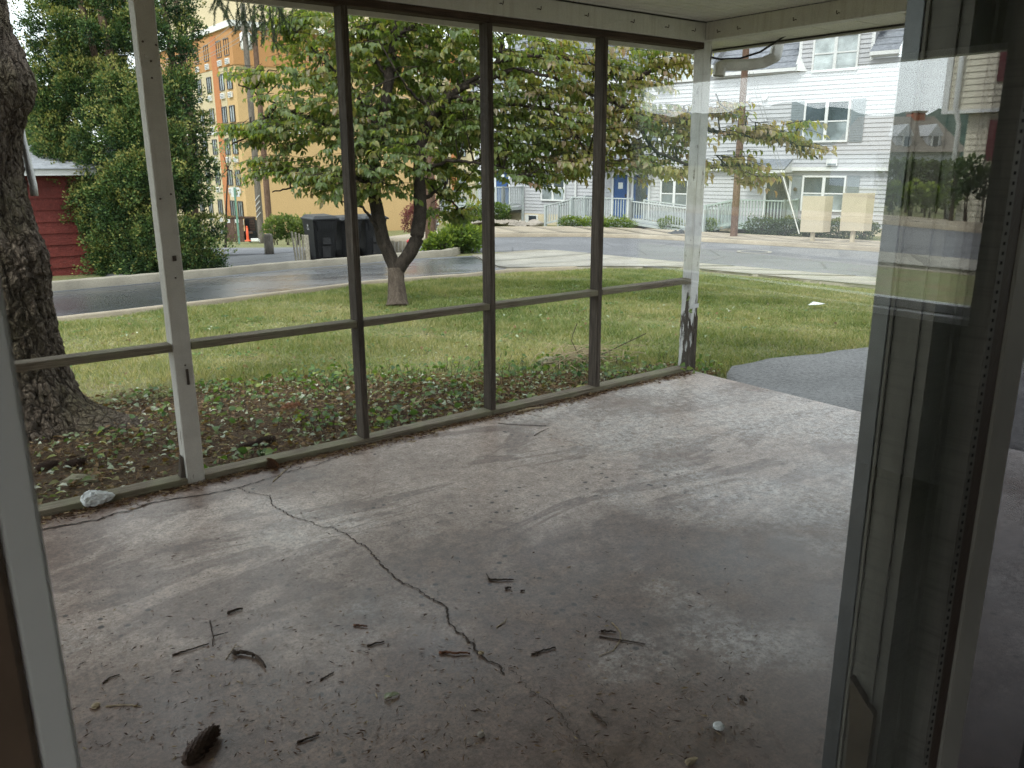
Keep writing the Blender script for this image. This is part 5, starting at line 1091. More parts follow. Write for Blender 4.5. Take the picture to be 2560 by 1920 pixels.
# wooden bollard
bp = ground(674, 637); bo = MB(); bo.lathe(bp - (0, 0, .1), [(.125, 0), (.125, .35), (.115, .62), (.105, .66), (.05, .67)], 14); tag(bo.build('bollard', MT['grey_z'], None, True), 'short weathered wooden bollard on the grass edge', 'bollard')
# two beige sign boards on posts (seen from behind)
for i, (px, py, tl, label) in enumerate(((2037, 588, (2000, 492, 2075, 580), 'left of two blank beige sign boards across the street'), (2139, 590, (2099, 485, 2178, 577), 'right and larger of two blank beige sign boards across the street'))):
    dd = 25.0 - i * .6; c = at((tl[0] + tl[2]) / 2, tl[3], dd); g = float(gz(c[0], c[1])); s = dd / F_PX; w = (tl[2] - tl[0]) * s; h = (tl[3] - tl[1]) * s
    t = thing('sign_board', (c[0], c[1], g), label, 'sign', 'beige boards on posts'); left = c - RT * w / 2; fold = c + RT * w * .18 - np.array([fx, fy, 0]) * .16; right = c + RT * w / 2
    for a, b in ((left, fold), (fold, right)): MB().add([a, b, b + UPV * h, a + UPV * h] + [q + np.array([fx, fy, 0]) * .02 for q in (a, b, b + UPV * h, a + UPV * h)], [(0, 1, 2, 3), (7, 6, 5, 4), (0, 4, 5, 1), (1, 5, 6, 2), (2, 6, 7, 3), (3, 7, 4, 0)]).build('panel', MT['sign_back'], t)
    MB().box(c[0] - .05, c[0] + .05, c[1] + .02, c[1] + .12, g - .1, c[2] + .1).build('post', MT['sign_back'], t)
# a dark tarpaulin on the far kerb, manhole
tp = ground(1690, 594); bm = bmesh.new(); bmesh.ops.create_grid(bm, x_segments=26, y_segments=16, size=1)
for v in bm.verts:
    x, y = v.co.x, v.co.y; v.co = Vector((x * .42, y * .22, max(0.0, (.22 * (1 - abs(x)) + .14 * math.exp(-((x - .5) / .25) ** 2)) * (1 - abs(y) ** 1.5) + .10 * mnoise.noise((x * 4, y * 4, 1)) + .03)))
me = bpy.data.meshes.new('tarp'); bm.to_mesh(me); bm.free(); me.materials.append(MT['tarp'])
tag(place('tarp', me, None, tp + (0, 0, .01), Matrix.Rotation(-.9, 3, 'Z')), 'dark crumpled sheet lying at the far kerb', 'sheet')
mh = ground(1885, 632); mt_ = thing('manhole_cover', mh, 'round manhole cover set in the street', 'manhole'); m = MB(); zz = float(gz(mh[0], mh[1])) + .02
m.lathe((mh[0], mh[1], zz), [(.36, 0), (.36, .008)], 28); m.build('cover', MT['lot'], mt_); m = MB()
for k in range(28):
    a, b = 2 * PI * k / 28, 2 * PI * (k + 1) / 28; m.add([(mh[0] + r * math.cos(q), mh[1] + r * math.sin(q), zz + .012) for r, q in ((.37, a), (.47, a), (.47, b), (.37, b))], [(0, 1, 2, 3)])
m.build('ring', MT['walk'], mt_)

# ------------------------------------------------------------------ wheeled bins, fence panels, shrubs by the driveway
def wheeled_bin(p, rot, mat, label, h=1.0, group='bins behind the driveway kerb', mark=True):
    t = thing('wheeled_bin', p, label, 'bin', group); R = Matrix.Rotation(rot, 3, 'Z'); k = h / 1.08
    def part(name, mb, mm, par=t, bevel=.0, sm=False): return place(name, mb.mesh(name, MT[mm], sm, bevel), par, p, R, (k, k, k))
    m = MB(); rings = [(.23, .25, .02), (.245, .27, .1), (.29, .345, .8), (.30, .36, .96)]; V = []
    for a, b, z in rings: V += [(-a, -b + .05, z), (-a + .05, -b, z), (a - .05, -b, z), (a, -b + .05, z), (a, b, z), (-a, b, z)]
    F = [(i * 6 + j, i * 6 + (j + 1) % 6, (i + 1) * 6 + (j + 1) % 6, (i + 1) * 6 + j) for i in range(3) for j in range(6)] + [(5, 4, 3, 2, 1, 0), tuple(18 + j for j in range(6))]
    body = part('body', m.add(V, F), mat, bevel=.006)
    m = MB(); m.add([(-.33, -.40, .96), (.33, -.40, .96), (.33, .38, .96), (-.33, .38, .96), (-.33, -.40, 1.0), (.33, -.40, 1.0), (.33, .38, 1.0), (-.33, .38, 1.0), (-.25, -.28, 1.06), (.25, -.28, 1.06), (.25, .3, 1.08), (-.25, .3, 1.08)], [(3, 2, 1, 0), (0, 1, 5, 4), (1, 2, 6, 5), (2, 3, 7, 6), (3, 0, 4, 7), (4, 5, 9, 8), (5, 6, 10, 9), (6, 7, 11, 10), (7, 4, 8, 11), (8, 9, 10, 11)])
    part('lid', m, mat, bevel=.008)
    m = MB(); m.add([(-.26, -.405, .95), (.26, -.405, .95), (.2, -.375, .72), (-.2, -.375, .72), (-.26, -.34, .95), (.26, -.34, .95), (.2, -.335, .72), (-.2, -.335, .72)], [(3, 2, 1, 0), (0, 1, 5, 4), (1, 2, 6, 5), (2, 3, 7, 6), (3, 0, 4, 7)]); fr = part('front_panel', m, mat, body)
    m = MB()
    for q in range(6): m.box(-.16 + q * .06, -.145 + q * .06, -.398, -.38, .76, .9)
    part('rib', m, mat, fr); part('grab_recess', MB().box(-.1, .1, -.335, -.28, .42, .56), 'black', body); m = MB().tube([(-.11, -.34, .41), (.11, -.34, .41)], .014, 8); part('grab_bar', m, mat, body); part('lower_recess', MB().box(-.1, .1, -.31, -.26, .1, .36), 'black', body)
    for s in (-1, 1): m = MB().tube([(s * .24, .26, .12), (s * .30, .26, .12)], .12, 16); part('wheel', m, 'black')
    m = MB().tube([(-.3, .42, .98), (.3, .42, .98)], .016, 8); part('handle', m, mat)
    if mark:
        m = MB()
        for ang in (-.5, 0, .5): # three petals over two lines of small print
            c_, s_ = math.sin(ang), math.cos(ang); m.add([(-.312, .0 + c_ * .0, .80), (-.314, c_ * .05 - .016, .80 + s_ * .04), (-.316, c_ * .085, .80 + s_ * .085), (-.314, c_ * .05 + .016, .80 + s_ * .04)], [(0, 1, 2, 3)])
        for q in range(9): m.add([(-.309, -.075 + q * .017, .765), (-.309, -.063 + q * .017, .765), (-.310, -.063 + q * .017, .782), (-.310, -.075 + q * .017, .782)], [(0, 1, 2, 3)])
        for q in range(8): m.add([(-.304, -.065 + q * .016, .735), (-.304, -.053 + q * .016, .735), (-.305, -.053 + q * .016, .75), (-.305, -.065 + q * .016, .75)], [(0, 1, 2, 3)])
        part('emblem', m, 'white_print', body)
    return t
b0 = math.atan2(fx, fy)
def bin_at(px, py): p = ground(px, py); p[2] = gz(p[0], p[1]) + .01; return p
RB = -b0 + .62
wheeled_bin(bin_at(806, 652), RB, 'bin', 'nearest black wheeled bin with a white emblem, beside the leaning fence panel', 1.13)
wheeled_bin(bin_at(868, 647), RB + .1, 'bin', 'second black wheeled bin, behind the dark stud', 1.08)
wheeled_bin(bin_at(930, 643), RB, 'bin', 'third black wheeled bin, just left of the forked trunk', 1.1)
rbp = bin_at(1030, 640); rb_ = wheeled_bin(rbp, -b0 + .1, 'red_bin', 'red tub with a white ring emblem behind the right limb of the tree', .42, None, False)
m = MB()
for k in range(20):
    a, b = 2 * PI * k / 20, 2 * PI * (k + 1) / 20; c = rbp - np.array([fx, fy, 0]) * .172 + UPV * .2 + RT * -.02; m.add([c + RT * r * math.cos(q) + UPV * r * math.sin(q) for r, q in ((.035, a), (.055, a), (.055, b), (.035, b))], [(0, 1, 2, 3)])
m.build('emblem', MT['white_print'], rb_)
fpn = thing('fence_panel', bin_at(752, 656), 'weathered board fence panel leaning at the nearest bin', 'fence')
for k in range(5):
    t = k / 4; b = at(741 + 26 * t, 657 - 3 * t, 19.9 - .4 * t); u = at(729 + 36 * t, 578 + 11 * t, 19.9 - .4 * t); d = unit(u - b); ax = unit(at(760, 600, 19.5) - at(740, 600, 19.9)); m = MB(); m.obox(b - d * .1, ax, d, np.cross(ax, d), -.035, .035, 0, np.linalg.norm(u - b) + .1, -.012, .012); m.build('board', MT['fence'], fpn)
m = MB(); m.obox(at(768, 656, 19.45) - (0, 0, .1), RT, unit(at(764, 590, 19.45) - at(770, 656, 19.45)), -FWD, -.01, .09, 0, .75, 0, .05); m.build('end_post', MT['fence'], fpn)
fr2 = bin_at(985, 640); f2 = thing('fence_panel', fr2, 'upright weathered board fence behind the red tub', 'fence')
for k in range(6): m = MB(); m.obox(fr2 + FWD * .3, RT, UPV, -FWD, -.2 + k * .1, -.11 + k * .1, 0, .42 + .02 * (k % 2), 0, .02); m.build('board', MT['fence'], f2)
def gshrub(name, spec, mat, label, **kw):
    cl = []
    for (px, py, rx, ry) in spec:
        p = ground(px, py); p[2] = gz(p[0], p[1]); s = (p - CAM) @ FWD / F_PX; cl.append((p[0] + fx * rx * s * .6, p[1] + fy * rx * s * .6, p[2] + ry * s * .95, rx * s, rx * s, ry * s))
    return shrub(name, cl, mat, label, **kw)
gshrub('juniper_shrub', [(1150, 632, 46, 36), (1110, 634, 34, 26), (1178, 622, 32, 26), (1080, 632, 24, 16)], 'shrub_leaf', 'spreading bright green evergreen shrub at the end of the driveway kerb', density=700, L=.12, Wd=.03, seed=21, up=.3)
def dshrub(name, spec, depth, mat, label, cat='hedge', **kw):
    cl = []
    for (px, py, rx, ry) in spec: p = at(px, py, depth); s = depth / F_PX; cl.append((p[0], p[1], p[2], rx * s, rx * s, ry * s))
    return shrub(name, cl, mat, label, cat, **kw)
dshrub('hedge', [(685, 572, 26, 28), (715, 568, 28, 32), (745, 572, 26, 28), (775, 570, 26, 28), (820, 572, 26, 26)], 36, 'far_leaf', 'rounded green hedge behind the bins', density=240, L=.12, Wd=.045, seed=22)
# background trees and bushes
def far_tree(px, pyb, depth, crown, mat, label, dens, L, Wd, trunk_r=.15, seed=0, shell=.6):
    b = at(px, pyb, depth); zb = float(gz(b[0], b[1])) if pyb > 420 else float(gz(b[0], b[1])); t = thing('tree', (b[0], b[1], zb), label, 'tree'); s = depth / F_PX
    cl = []
    for (cx, cy_, rx, ry) in crown: p = at(cx, cy_, depth); cl.append((p[0], p[1], p[2], rx * s, rx * s, ry * s))
    V, F, T = blob_foliage(cl, dens, L, Wd, .4, shell, .35, seed); o = place('crown', np_mesh('crown', V, F, MT[mat], T), t); o['kind'] = 'stuff'
    m = MB(); r = random.Random(seed); top = np.mean([[c[0], c[1], c[2]] for c in cl], axis=0); m.tube(resample([(b[0], b[1], zb - .3), (b[0] * .5 + top[0] * .5, b[1] * .5 + top[1] * .5, (zb + top[2]) / 2), tuple(top)], 10), list(np.linspace(trunk_r, trunk_r * .4, 10)), 8); m.build('trunk', MT['dog_bark'], t, True); m = MB()
    for c in cl: m.tube([top, (np.array(c[:3]) + top) / 2 + (0, 0, .2), c[:3]], [trunk_r * .4, trunk_r * .2, trunk_r * .1], 5, False)
    m.build('branches', MT['dog_bark'], t); return t
far_tree(95, 470, 34, [(95, 270, 36, 34), (70, 320, 34, 30), (110, 330, 40, 36), (80, 370, 40, 30), (120, 390, 40, 40), (125, 300, 30, 40)], 'far_leaf', 'light green tree rising behind the garage roof', 130, .2, .06, .2, 31)
far_tree(20, 470, 55, [(60, 330, 46, 30), (20, 340, 46, 34), (90, 350, 50, 30), (-40, 345, 60, 36)], 'far_leaf', 'distant olive tree mass at the far left behind the garage', 70, .3, .1, .25, 32)
far_tree(560, 600, 30, [(548, 380, 34, 26), (575, 360, 28, 18), (560, 430, 36, 22), (590, 410, 26, 18), (545, 480, 26, 24), (600, 470, 20, 14)], 'pale_leaf', 'thin pale-leaved tree in front of the tan building', 26, .11, .03, .05, 33, .9)

# ------------------------------------------------------------------ the neighbourhood outside the side window (seen mirrored in the glass)
def mir(p): return np.array([p[0], 2 * YG - p[1], p[2]])
def mx_(px, py, x): return mir(on_x(px, py, x))
HX = 27.0
c_top = mx_(2381, 120, HX); c_jet = mx_(2361, 277, HX); cy0 = c_top[1]; zj = c_jet[2]; y_end = 6.0
zg = float(gz(HX, -10)); bh = thing('beige_house', (HX, (cy0 + 2) / 2, zg), 'beige clapboard house with burgundy shutters, mirrored in the door glass', 'house')
MB().box(HX + .03, HX + 7, cy0, y_end, zj, 8.2).build('upper_wall', MT['beige_siding'], bh); MB().box(HX + .4, HX + 7, cy0 + .6, y_end, zg - .3, zj - .002).build('lower_wall', MT['beige_siding'], bh)
m = MB(); L_ = y_end - cy0; m.add([(-.03, 0, 0), (-.03, L_, 0), (.0, L_, .19), (0, 0, .19), (.03, 0, 0), (.03, L_, 0)], [(0, 3, 2, 1), (0, 1, 5, 4), (0, 4, 3), (1, 2, 5)]); me = m.mesh('siding_board', MT['beige_siding'])
z = zj
while z < 8: place('siding_board', me, bh, (HX, cy0, z)); z += .18
z = zg
while z < zj - .1: place('siding_board', me, bh, (HX + .37, cy0 + .6, z)); z += .18
MB().box(HX - .05, HX + .1, cy0 - .06, cy0 + .12, zj - .05, 8.2).build('corner_board', MT['vinyl'], bh); MB().box(HX - .04, HX + .35, cy0 - .05, y_end, zj - .1, zj - .003).build('overhang', MT['vinyl'], bh)
dp = mx_(2405, 150, HX - .12); dq = mx_(2375, 330, HX - .12); m = MB(); m.tube([(HX - .12, dp[1], 8.0), (HX - .12, dp[1], zj + .1), (HX + .2, dp[1] + .02, zj - .4), (HX + .25, dp[1] + .02, zg)], .075, 8); m.build('downpipe', MT['vinyl'], bh, True)
for (a, b) in (((2508, 105), (2542, 200)), ((2478, 300), (2505, 402))):
    p0, p1 = mx_(*a, HX), mx_(*b, HX); MB().box(HX - .08, HX - .035, p0[1], p0[1] + .62, p1[2], p0[2]).build('shutter', MT['red_shutter'], bh)
    flat_window(bh, (HX - .05, p0[1] + .7, p1[2]), ey, -ex, 1.1, p0[2] - p1[2], 'vinyl', 'pane', False, .08)
m = MB(); m.add([(HX - .5, cy0 - .4, 8.1), (HX - .5, y_end, 8.1), (HX + 3.5, y_end, 10.5), (HX + 3.5, cy0 - .4, 10.5), (HX + 7.5, y_end, 8.1), (HX + 7.5, cy0 - .4, 8.1)], [(0, 1, 2, 3), (3, 2, 4, 5)]); m.build('roof', MT['roof'], bh)
# storey-and-a-half house with two dormers and a brick chimney
def mp_(px, py, d): return mir(at(px, py, d))
CDp = 42.0; ch0 = mp_(2310, 400, CDp); MR = np.array([RT[0], -RT[1], 0]); MR /= np.linalg.norm(MR); MF = np.array([fx, -fy, 0.]); cg = float(gz(ch0[0], ch0[1])); s_ = CDp / F_PX
ch = thing('dormer_house', (ch0[0], ch0[1], cg), 'grey house with two white dormers and a brick chimney, mirrored in the door glass', 'house')
def cz(py): return mp_(2310, py, CDp)[2]
def cbx(name, mat, px0, px1, py0, py1, f0, f1, par=ch): return MB().obox(np.array([ch0[0], ch0[1], 0]), MR, UPV, MF, (px0 - 2310) * s_, (px1 - 2310) * s_, min(cz(py0), cz(py1)), max(cz(py0), cz(py1)), f0, f1).build(name, MT[mat], par)
O = np.array([ch0[0], ch0[1], 0.]); pt = lambda px, py, f: O + MR * (px - 2310) * s_ + UPV * cz(py) + MF * f
cbx('wall', 'grey_siding', 2190, 2400, 470, 378, 0, 6)
m = MB(); m.add([pt(2180, 380, -.4), pt(2410, 380, -.4), pt(2395, 285, 3), pt(2195, 285, 3), pt(2180, 380, 6.4), pt(2410, 380, 6.4)], [(0, 1, 2, 3), (3, 2, 5, 4), (0, 3, 4), (1, 5, 2)]); m.build('roof', MT['roof_brown'], ch)
cbx('chimney', 'brick', 2334, 2362, 330, 272, 2.6, 3.6); cbx('chimney_cap', 'stone_grey', 2332, 2364, 276, 271, 2.5, 3.7)
for (a, b, cx_) in ((2240, 2279, 2264), (2320, 2352, 2336)):
    cbx('dormer_wall', 'siding', a, b, 378, 336, .2, 3); m = MB(); m.add([pt(a - 3, 340, .1), pt(b + 3, 340, .1), pt(cx_, 310, .1), pt(a - 3, 340, 3), pt(b + 3, 340, 3), pt(cx_, 310, 3)], [(0, 1, 2), (0, 3, 5, 2), (1, 2, 5, 4)]); m.build('dormer_gable', MT['siding'], ch)
    w = cbx('window', 'vinyl', cx_ - 9, cx_ + 9, 368, 338, .1, .2); cbx('pane', 'pane', cx_ - 6, cx_ + 6, 365, 341, .06, .1, w)
def mshrub(name, spec, depth, mat, label, cat, **kw):
    cl = []
    for (px, py, rx, ry) in spec: p = mp_(px, py, depth); s = depth / F_PX; cl.append((p[0], p[1], p[2], rx * s, rx * s, ry * s))
    return shrub(name, cl, mat, label, cat, **kw)
mshrub('tall_hedge', [(2235, 445, 32, 42), (2275, 440, 34, 40), (2315, 440, 34, 38), (2350, 445, 32, 36)], 30, 'dark_shrub', 'dark tall hedge mirrored below the dormer house', 'hedge', density=170, L=.16, Wd=.05, seed=41)
mshrub('low_hedge', [(2235, 490, 34, 30), (2280, 490, 34, 28), (2325, 490, 34, 28), (2370, 492, 34, 28)], 26, 'shrub_leaf', 'bright clipped hedge mirrored above the road', 'hedge', density=170, L=.14, Wd=.05, seed=42)
mshrub('dark_bush', [(2390, 450, 26, 46), (2425, 440, 30, 46), (2462, 455, 28, 40)], 23, 'dark_shrub', 'dark loose bush mirrored before the beige house', 'bush', density=220, L=.14, Wd=.04, seed=43)
# wooded ridge on the horizon
hv = []; hn = 60
for i in range(hn):
    for j in range(14):
        px = 1300 + (2900 - 1300) * i / (hn - 1); d = 700 + j * 45; h = math.sin(PI * min(1, j / 12)) ; p = mp_(px, 404, d); top = (404 - (236 + 16 * math.sin(px * .012) + 6 * math.sin(px * .05))) * d / F_PX
        hv.append((p[0], p[1], p[2] + top * h * (700 / d) + 6 * mnoise.noise((i * .9, j * .9, 0)) * (j > 0) - (20 if j == 0 else 0)))
i = (np.arange(hn - 1)[:, None] * 14 + np.arange(13)[None]).ravel(); structure('hills', np_mesh('hills', hv, np.stack([i, i + 1, i + 15, i + 14], 1), plain('wooded_hill', (.05, .075, .06), .95, .25, .05, 0, .1), None, True))

# ------------------------------------------------------------------ lawn, planting bed and litter
bed_line = [(-2.6, 6.9), (0, 6.6), (1.6, 6.5), (2.4, 6.3), (3.2, 5.85), (4.0, 5.2), (4.9, 4.65), (5.4, 4.4), (5.5, 4.35)]
bxs = np.array([p[0] for p in bed_line[:-2]]); bys = np.array([p[1] for p in bed_line[:-2]])
V, F = strip([(-2.6, 4.19), (4.95, 4.19)], [(-2.6, 6.7), (1.6, 6.35), (2.4, 6.15), (3.2, 5.7), (4.0, 5.05), (4.95, 4.5)], 60, 16, -.005)
V = np.array(V); V[:, 2] += .025 * np.array([mnoise.noise((v[0] * 3, v[1] * 3, 0)) for v in V])
structure('planting_bed', np_mesh('planting_bed', V, F, MT['bed'], None, True))
def lawn():
    n = 420000; x = rng.uniform(-1.2, 14.0, n); y = rng.uniform(3.6, 13.6, n)
    drv = np.interp(x, [-9, 1.79, 4.29, 7.14, 9.2, 10.8, 12.5], [10.75, 11.47, 12.28, 13.38, 13.46, 13.6, 13.35])
    wk = np.interp(y, [0, 7.2, 12.0, 13.4], [13.1, 13.15, 13.85, 12.5]); nzv = np.sin(x * 5.3 + 2 * np.sin(y * 3.1)) * .5 + np.sin(y * 6.7 + 1.7 * np.sin(x * 4.3)) * .5
    bed = np.interp(x, bxs, bys) + nzv * .13; ink = np.where(x < 5.45, y > bed - rng.random(n) ** 2 * .9 * (rng.random(n) < .35), y > path_edge(x) + .05 * nzv)
    k = (y < drv) & (x < wk) & ink & ~((x > 4.9) & (y < path_edge(x) + .04 * nzv)) & ~((x < 4.95) & (y < 4.25)) & (np.hypot(x - DB[0], y - DB[1]) > .17) & (np.hypot(x - SB[0], y - SB[1]) > .45)
    dist = np.hypot(x, y); k &= rng.random(n) < np.clip(9.5 / dist, .5, 1.0); x = x[k]; y = y[k]; dist = dist[k]; n = len(x)
    z = gz(x, y) - .035; a = rng.uniform(0, 2 * PI, n); h = rng.uniform(.03, .065, n) * (1 + .3 * np.sin(x * 3 + y * 2)); w = rng.uniform(.003, .0055, n) * np.clip(dist / 7, 1, 1.7)
    lean = rng.normal(size=(n, 2)) * .028; c, s = np.cos(a) * w, np.sin(a) * w
    V = np.stack([np.stack([x - c, y - s, z], 1), np.stack([x + c, y + s, z], 1), np.stack([x + lean[:, 0], y + lean[:, 1], z + h], 1)], 1).reshape(-1, 3)
    def waves(k0, k1, m, sd):
        r = np.random.default_rng(sd); o = 0
        for _ in range(m): a_ = r.uniform(0, 2 * PI); k_ = r.uniform(k0, k1); o = o + np.sin((x * np.cos(a_) + y * np.sin(a_)) * k_ + r.uniform(0, 6))
        return o / math.sqrt(m / 2)
    dry = .5 * waves(.6, 2.2, 9, 1) + .35 * waves(3, 9, 12, 2) + .25 * waves(12, 30, 14, 3) + .55 * np.exp(-((x - 3.6) / 1.6) ** 2 - ((y - 7.2) / .8) ** 2)
    h = h * (1 + .25 * waves(5, 14, 10, 4).clip(-1, 1))
    t = np.clip(.48 + .17 * dry + .16 * rng.normal(size=n) - .10 * smooth(4, 8, x) + .10 * smooth(7.5, 5.5, y), 0, 1)
    return np_mesh('grass', V, np.arange(3 * n).reshape(-1, 3), MT['grass'], np.repeat(t, 3))
tag(place('grass', lawn()), 'short mown lawn grass, green with dry patches', 'grass', None, 'stuff')
def bed_points(n, y1=None):
    x = rng.uniform(-1.5, 5.5, n); y = 4.2 + (np.interp(x, bxs, bys) + .15 - 4.2) * rng.random(n) ** .9; k = (np.hypot(x - SB[0], y - SB[1]) > .5) & ~((x > 4.7) & (y < 4.25)); return x[k], y[k]
x, y = bed_points(7000); xl_, yl_ = rng.uniform(.8, 9.5, 420), rng.uniform(5.2, 11, 420); x = np.r_[x, xl_]; y = np.r_[y, yl_]; n = len(x); P = np.stack([x, y, gz(x, y) + rng.uniform(-.005, .035, n)], 1); a = rng.uniform(0, 2 * PI, n); D = unit(np.stack([np.cos(a), np.sin(a), rng.normal(size=n) * .2], 1))
V, F = leaves(P, D, unit(np.array([0, 0, 1.]) + rng.normal(size=(n, 3)) * .45), rng.uniform(.02, .06, n), rng.uniform(.014, .04, n), .2, .3); tt = rng.choice([.05, .2, .3, .32, .5, .62, .8, .95], n, p=[.08, .14, .17, .15, .14, .1, .13, .09])
tag(place('leaf_litter', np_mesh('leaf_litter', V, F, MT['litter'], np.repeat(np.clip(tt + rng.normal(size=n) * .05, 0, 1), 7))), 'fallen pale and brown leaves covering the planting bed', 'leaf litter', None, 'stuff')
x, y = bed_points(34000); xs2 = rng.uniform(-2.4, 4.85, 7000); ys2 = YW - .004 - np.abs(rng.normal(size=7000)) * (.02 + .03 * np.abs(np.sin(xs2 * 2.3))); x = np.r_[x, xs2]; y = np.r_[y, ys2]; z = np.r_[gz(x[:-7000], y[:-7000]) + rng.uniform(0, .03, len(x) - 7000), rng.uniform(.002, .012, 7000)]
n = len(x); a = rng.uniform(0, 2 * PI, n); V, F = flecks(np.stack([x, y, z], 1), unit(np.stack([np.cos(a), np.sin(a), rng.normal(size=n) * .12], 1)), rng.uniform(.010, .05, n), rng.uniform(.0012, .0045, n))
tag(place('needle_litter', np_mesh('needle_litter', V, F, MT['needle'], np.repeat(rng.random(n), 4))), 'brown needles and fine twigs on the bed and along the sill', 'needle litter', None, 'stuff')
# leafy creepers in clusters
CP = []; CDr = []; CN = []; CS = []; CT = []; stem = MB()
clus = [(1.75, 6.2, .35, 70), (2.25, 5.9, .4, 90), (2.75, 6.1, .35, 80), (2.2, 4.75, .3, 60), (2.55, 4.5, .22, 55), (3.1, 5.9, .4, 80), (3.6, 5.5, .45, 90), (4.1, 5.6, .4, 80), (3.5, 4.8, .3, 60), (4.4, 5.0, .35, 80), (4.75, 4.55, .2, 50), (5.1, 4.5, .18, 45), (3.2, 4.35, .12, 22), (1.25, 4.32, .1, 14), (1.55, 4.35, .1, 16), (.9, 5.0, .3, 18), (2.9, 4.9, .35, 40), (4.95, 5.2, .3, 60), (1.4, 5.3, .4, 40), (5.6, 4.75, .3, 24), (5.3, 4.32, .16, 26)]
for (cx_, cy_, rr_, k) in clus:
    for q in range(int(k * 1.25)):
        a = rng.uniform(0, 2 * PI); r_ = rr_ * 1.25 * math.sqrt(rng.random()); p = np.array([cx_ + r_ * math.cos(a), cy_ + r_ * math.sin(a), 0]); p[1] = max(p[1], 4.24); g0 = float(gz(p[0], p[1])) - .02; h = rng.uniform(.02, .11); p[2] = g0 + h
        stem.tube([(p[0] + rng.normal() * .02, p[1] + rng.normal() * .02, g0), p], .0018, 4, False); d = unit(np.array([math.cos(a + rng.normal()), math.sin(a + rng.normal()), rng.uniform(-.3, .4)])); CP.append(p); CDr.append(d); CN.append(unit(np.array([0, 0, 1.]) + rng.normal(size=3) * .5)); CS.append(rng.uniform(.03, .062)); CT.append(np.clip(.5 + rng.normal() * .22, 0, 1))
for q in range(900):
    cx_, cy_ = (rng.uniform(1, 10), rng.uniform(5.6, 11.2)) if q % 9 == 0 else (cx_, cy_); a = rng.uniform(0, 2 * PI); p = np.array([cx_ + rng.normal() * .07, cy_ + rng.normal() * .07, 0]); p[2] = float(gz(p[0], p[1])) + .012
    CP.append(p); CDr.append(unit(np.array([math.cos(a), math.sin(a), .35]))); CN.append(unit(np.array([0, 0, 1.]) + rng.normal(size=3) * .3)); CS.append(rng.uniform(.025, .05)); CT.append(np.clip(.45 + rng.normal() * .15, 0, 1))
CS = np.array(CS); V, F = leaves(np.array(CP), np.array(CDr), np.array(CN), CS, CS * .8, .15, .25); o = tag(place('creeper', np_mesh('creeper', V, F, MT['ivy'], np.repeat(CT, 7))), 'green creeping leaves growing through the planting bed', 'ground cover', None, 'stuff'); stem.build('stems', MT['twig'], o)
# creeper climbing the corner post
vn = thing('vine', (XC, YW, 0), 'thin vine with few leaves climbing the foot of the corner post', 'vine'); st = [(XC - .02, YW - .03, .0), (XC - .015, YW - .012, .12), (XC + .03, YW - .012, .22), (XC + .055, YW - .014, .3), (XC + .02, YW - .012, .34), (XC - .012, YW + .01, .45)]
MB().tube(resample(st, 30), .003, 5).build('stem', MT['twig'], vn); lp = np.array([(XC - .03, YW - .02, .03), (XC + .09, YW - .05, .06), (XC + .02, YW - .05, .03), (XC - .06, YW - .03, .08), (XC - .02, YW, .48), (XC - .03, YW + .02, .56), (XC + .1, YW - .03, .14), (XC + .14, YW - .02, .05), (XC - .1, YW - .02, .04)]); n = len(lp); V, F = leaves(lp, unit(rng.normal(size=(n, 3)) - np.array([0, .4, .3])), unit(np.array([0, -1., .4]) + rng.normal(size=(n, 3)) * .3), np.full(n, .055), np.full(n, .04)); place('leaves', np_mesh('leaves', V, F, MT['ivy'], np.repeat(rng.uniform(.4, .9, n), 7)), vn)
# heap of cut twigs
hp = ground(1455, 905); m = MB(); r_ = random.Random(9)
for k in range(110):
    a = r_.uniform(0, 2 * PI); L = r_.uniform(.15, .55); c = hp + np.array([r_.gauss(0, .16), r_.gauss(0, .12), r_.uniform(0, .10)]); d = np.array([math.cos(a), math.sin(a), r_.uniform(-.15, .45)]) * L / 2; m.tube([c - d, c + np.array([0, 0, .02]), c + d], [.0035, .003, .0015], 5, False)
hpt = thing('twig_heap', hp, 'small heap of cut dry twigs beside the third dark stud', 'twig heap'); m.build('twigs', MT['straw'], hpt).__setitem__('kind', 'stuff')
n = 70; P = hp + rng.normal(size=(n, 3)) * np.array([.28, .2, .03]) + np.array([0, 0, .07]); V, F = leaves(P, rand_dir(n), rand_dir(n), rng.uniform(.03, .06, n), rng.uniform(.02, .035, n)); place('leaves', np_mesh('leaves', V, F, MT['ivy'], np.repeat(rng.random(n), 7)), hpt).__setitem__('kind', 'stuff')
m = MB(); [m.tube(resample(q, 8), .004, 5) for q in ([hp, hp + (-.05, .1, .2), hp + (.02, .1, .34)], [hp + (.1, 0, 0), hp + (.4, -.1, .12), hp + (.62, -.2, .22)])]; m.build('long_twigs', MT['twig'], hpt)
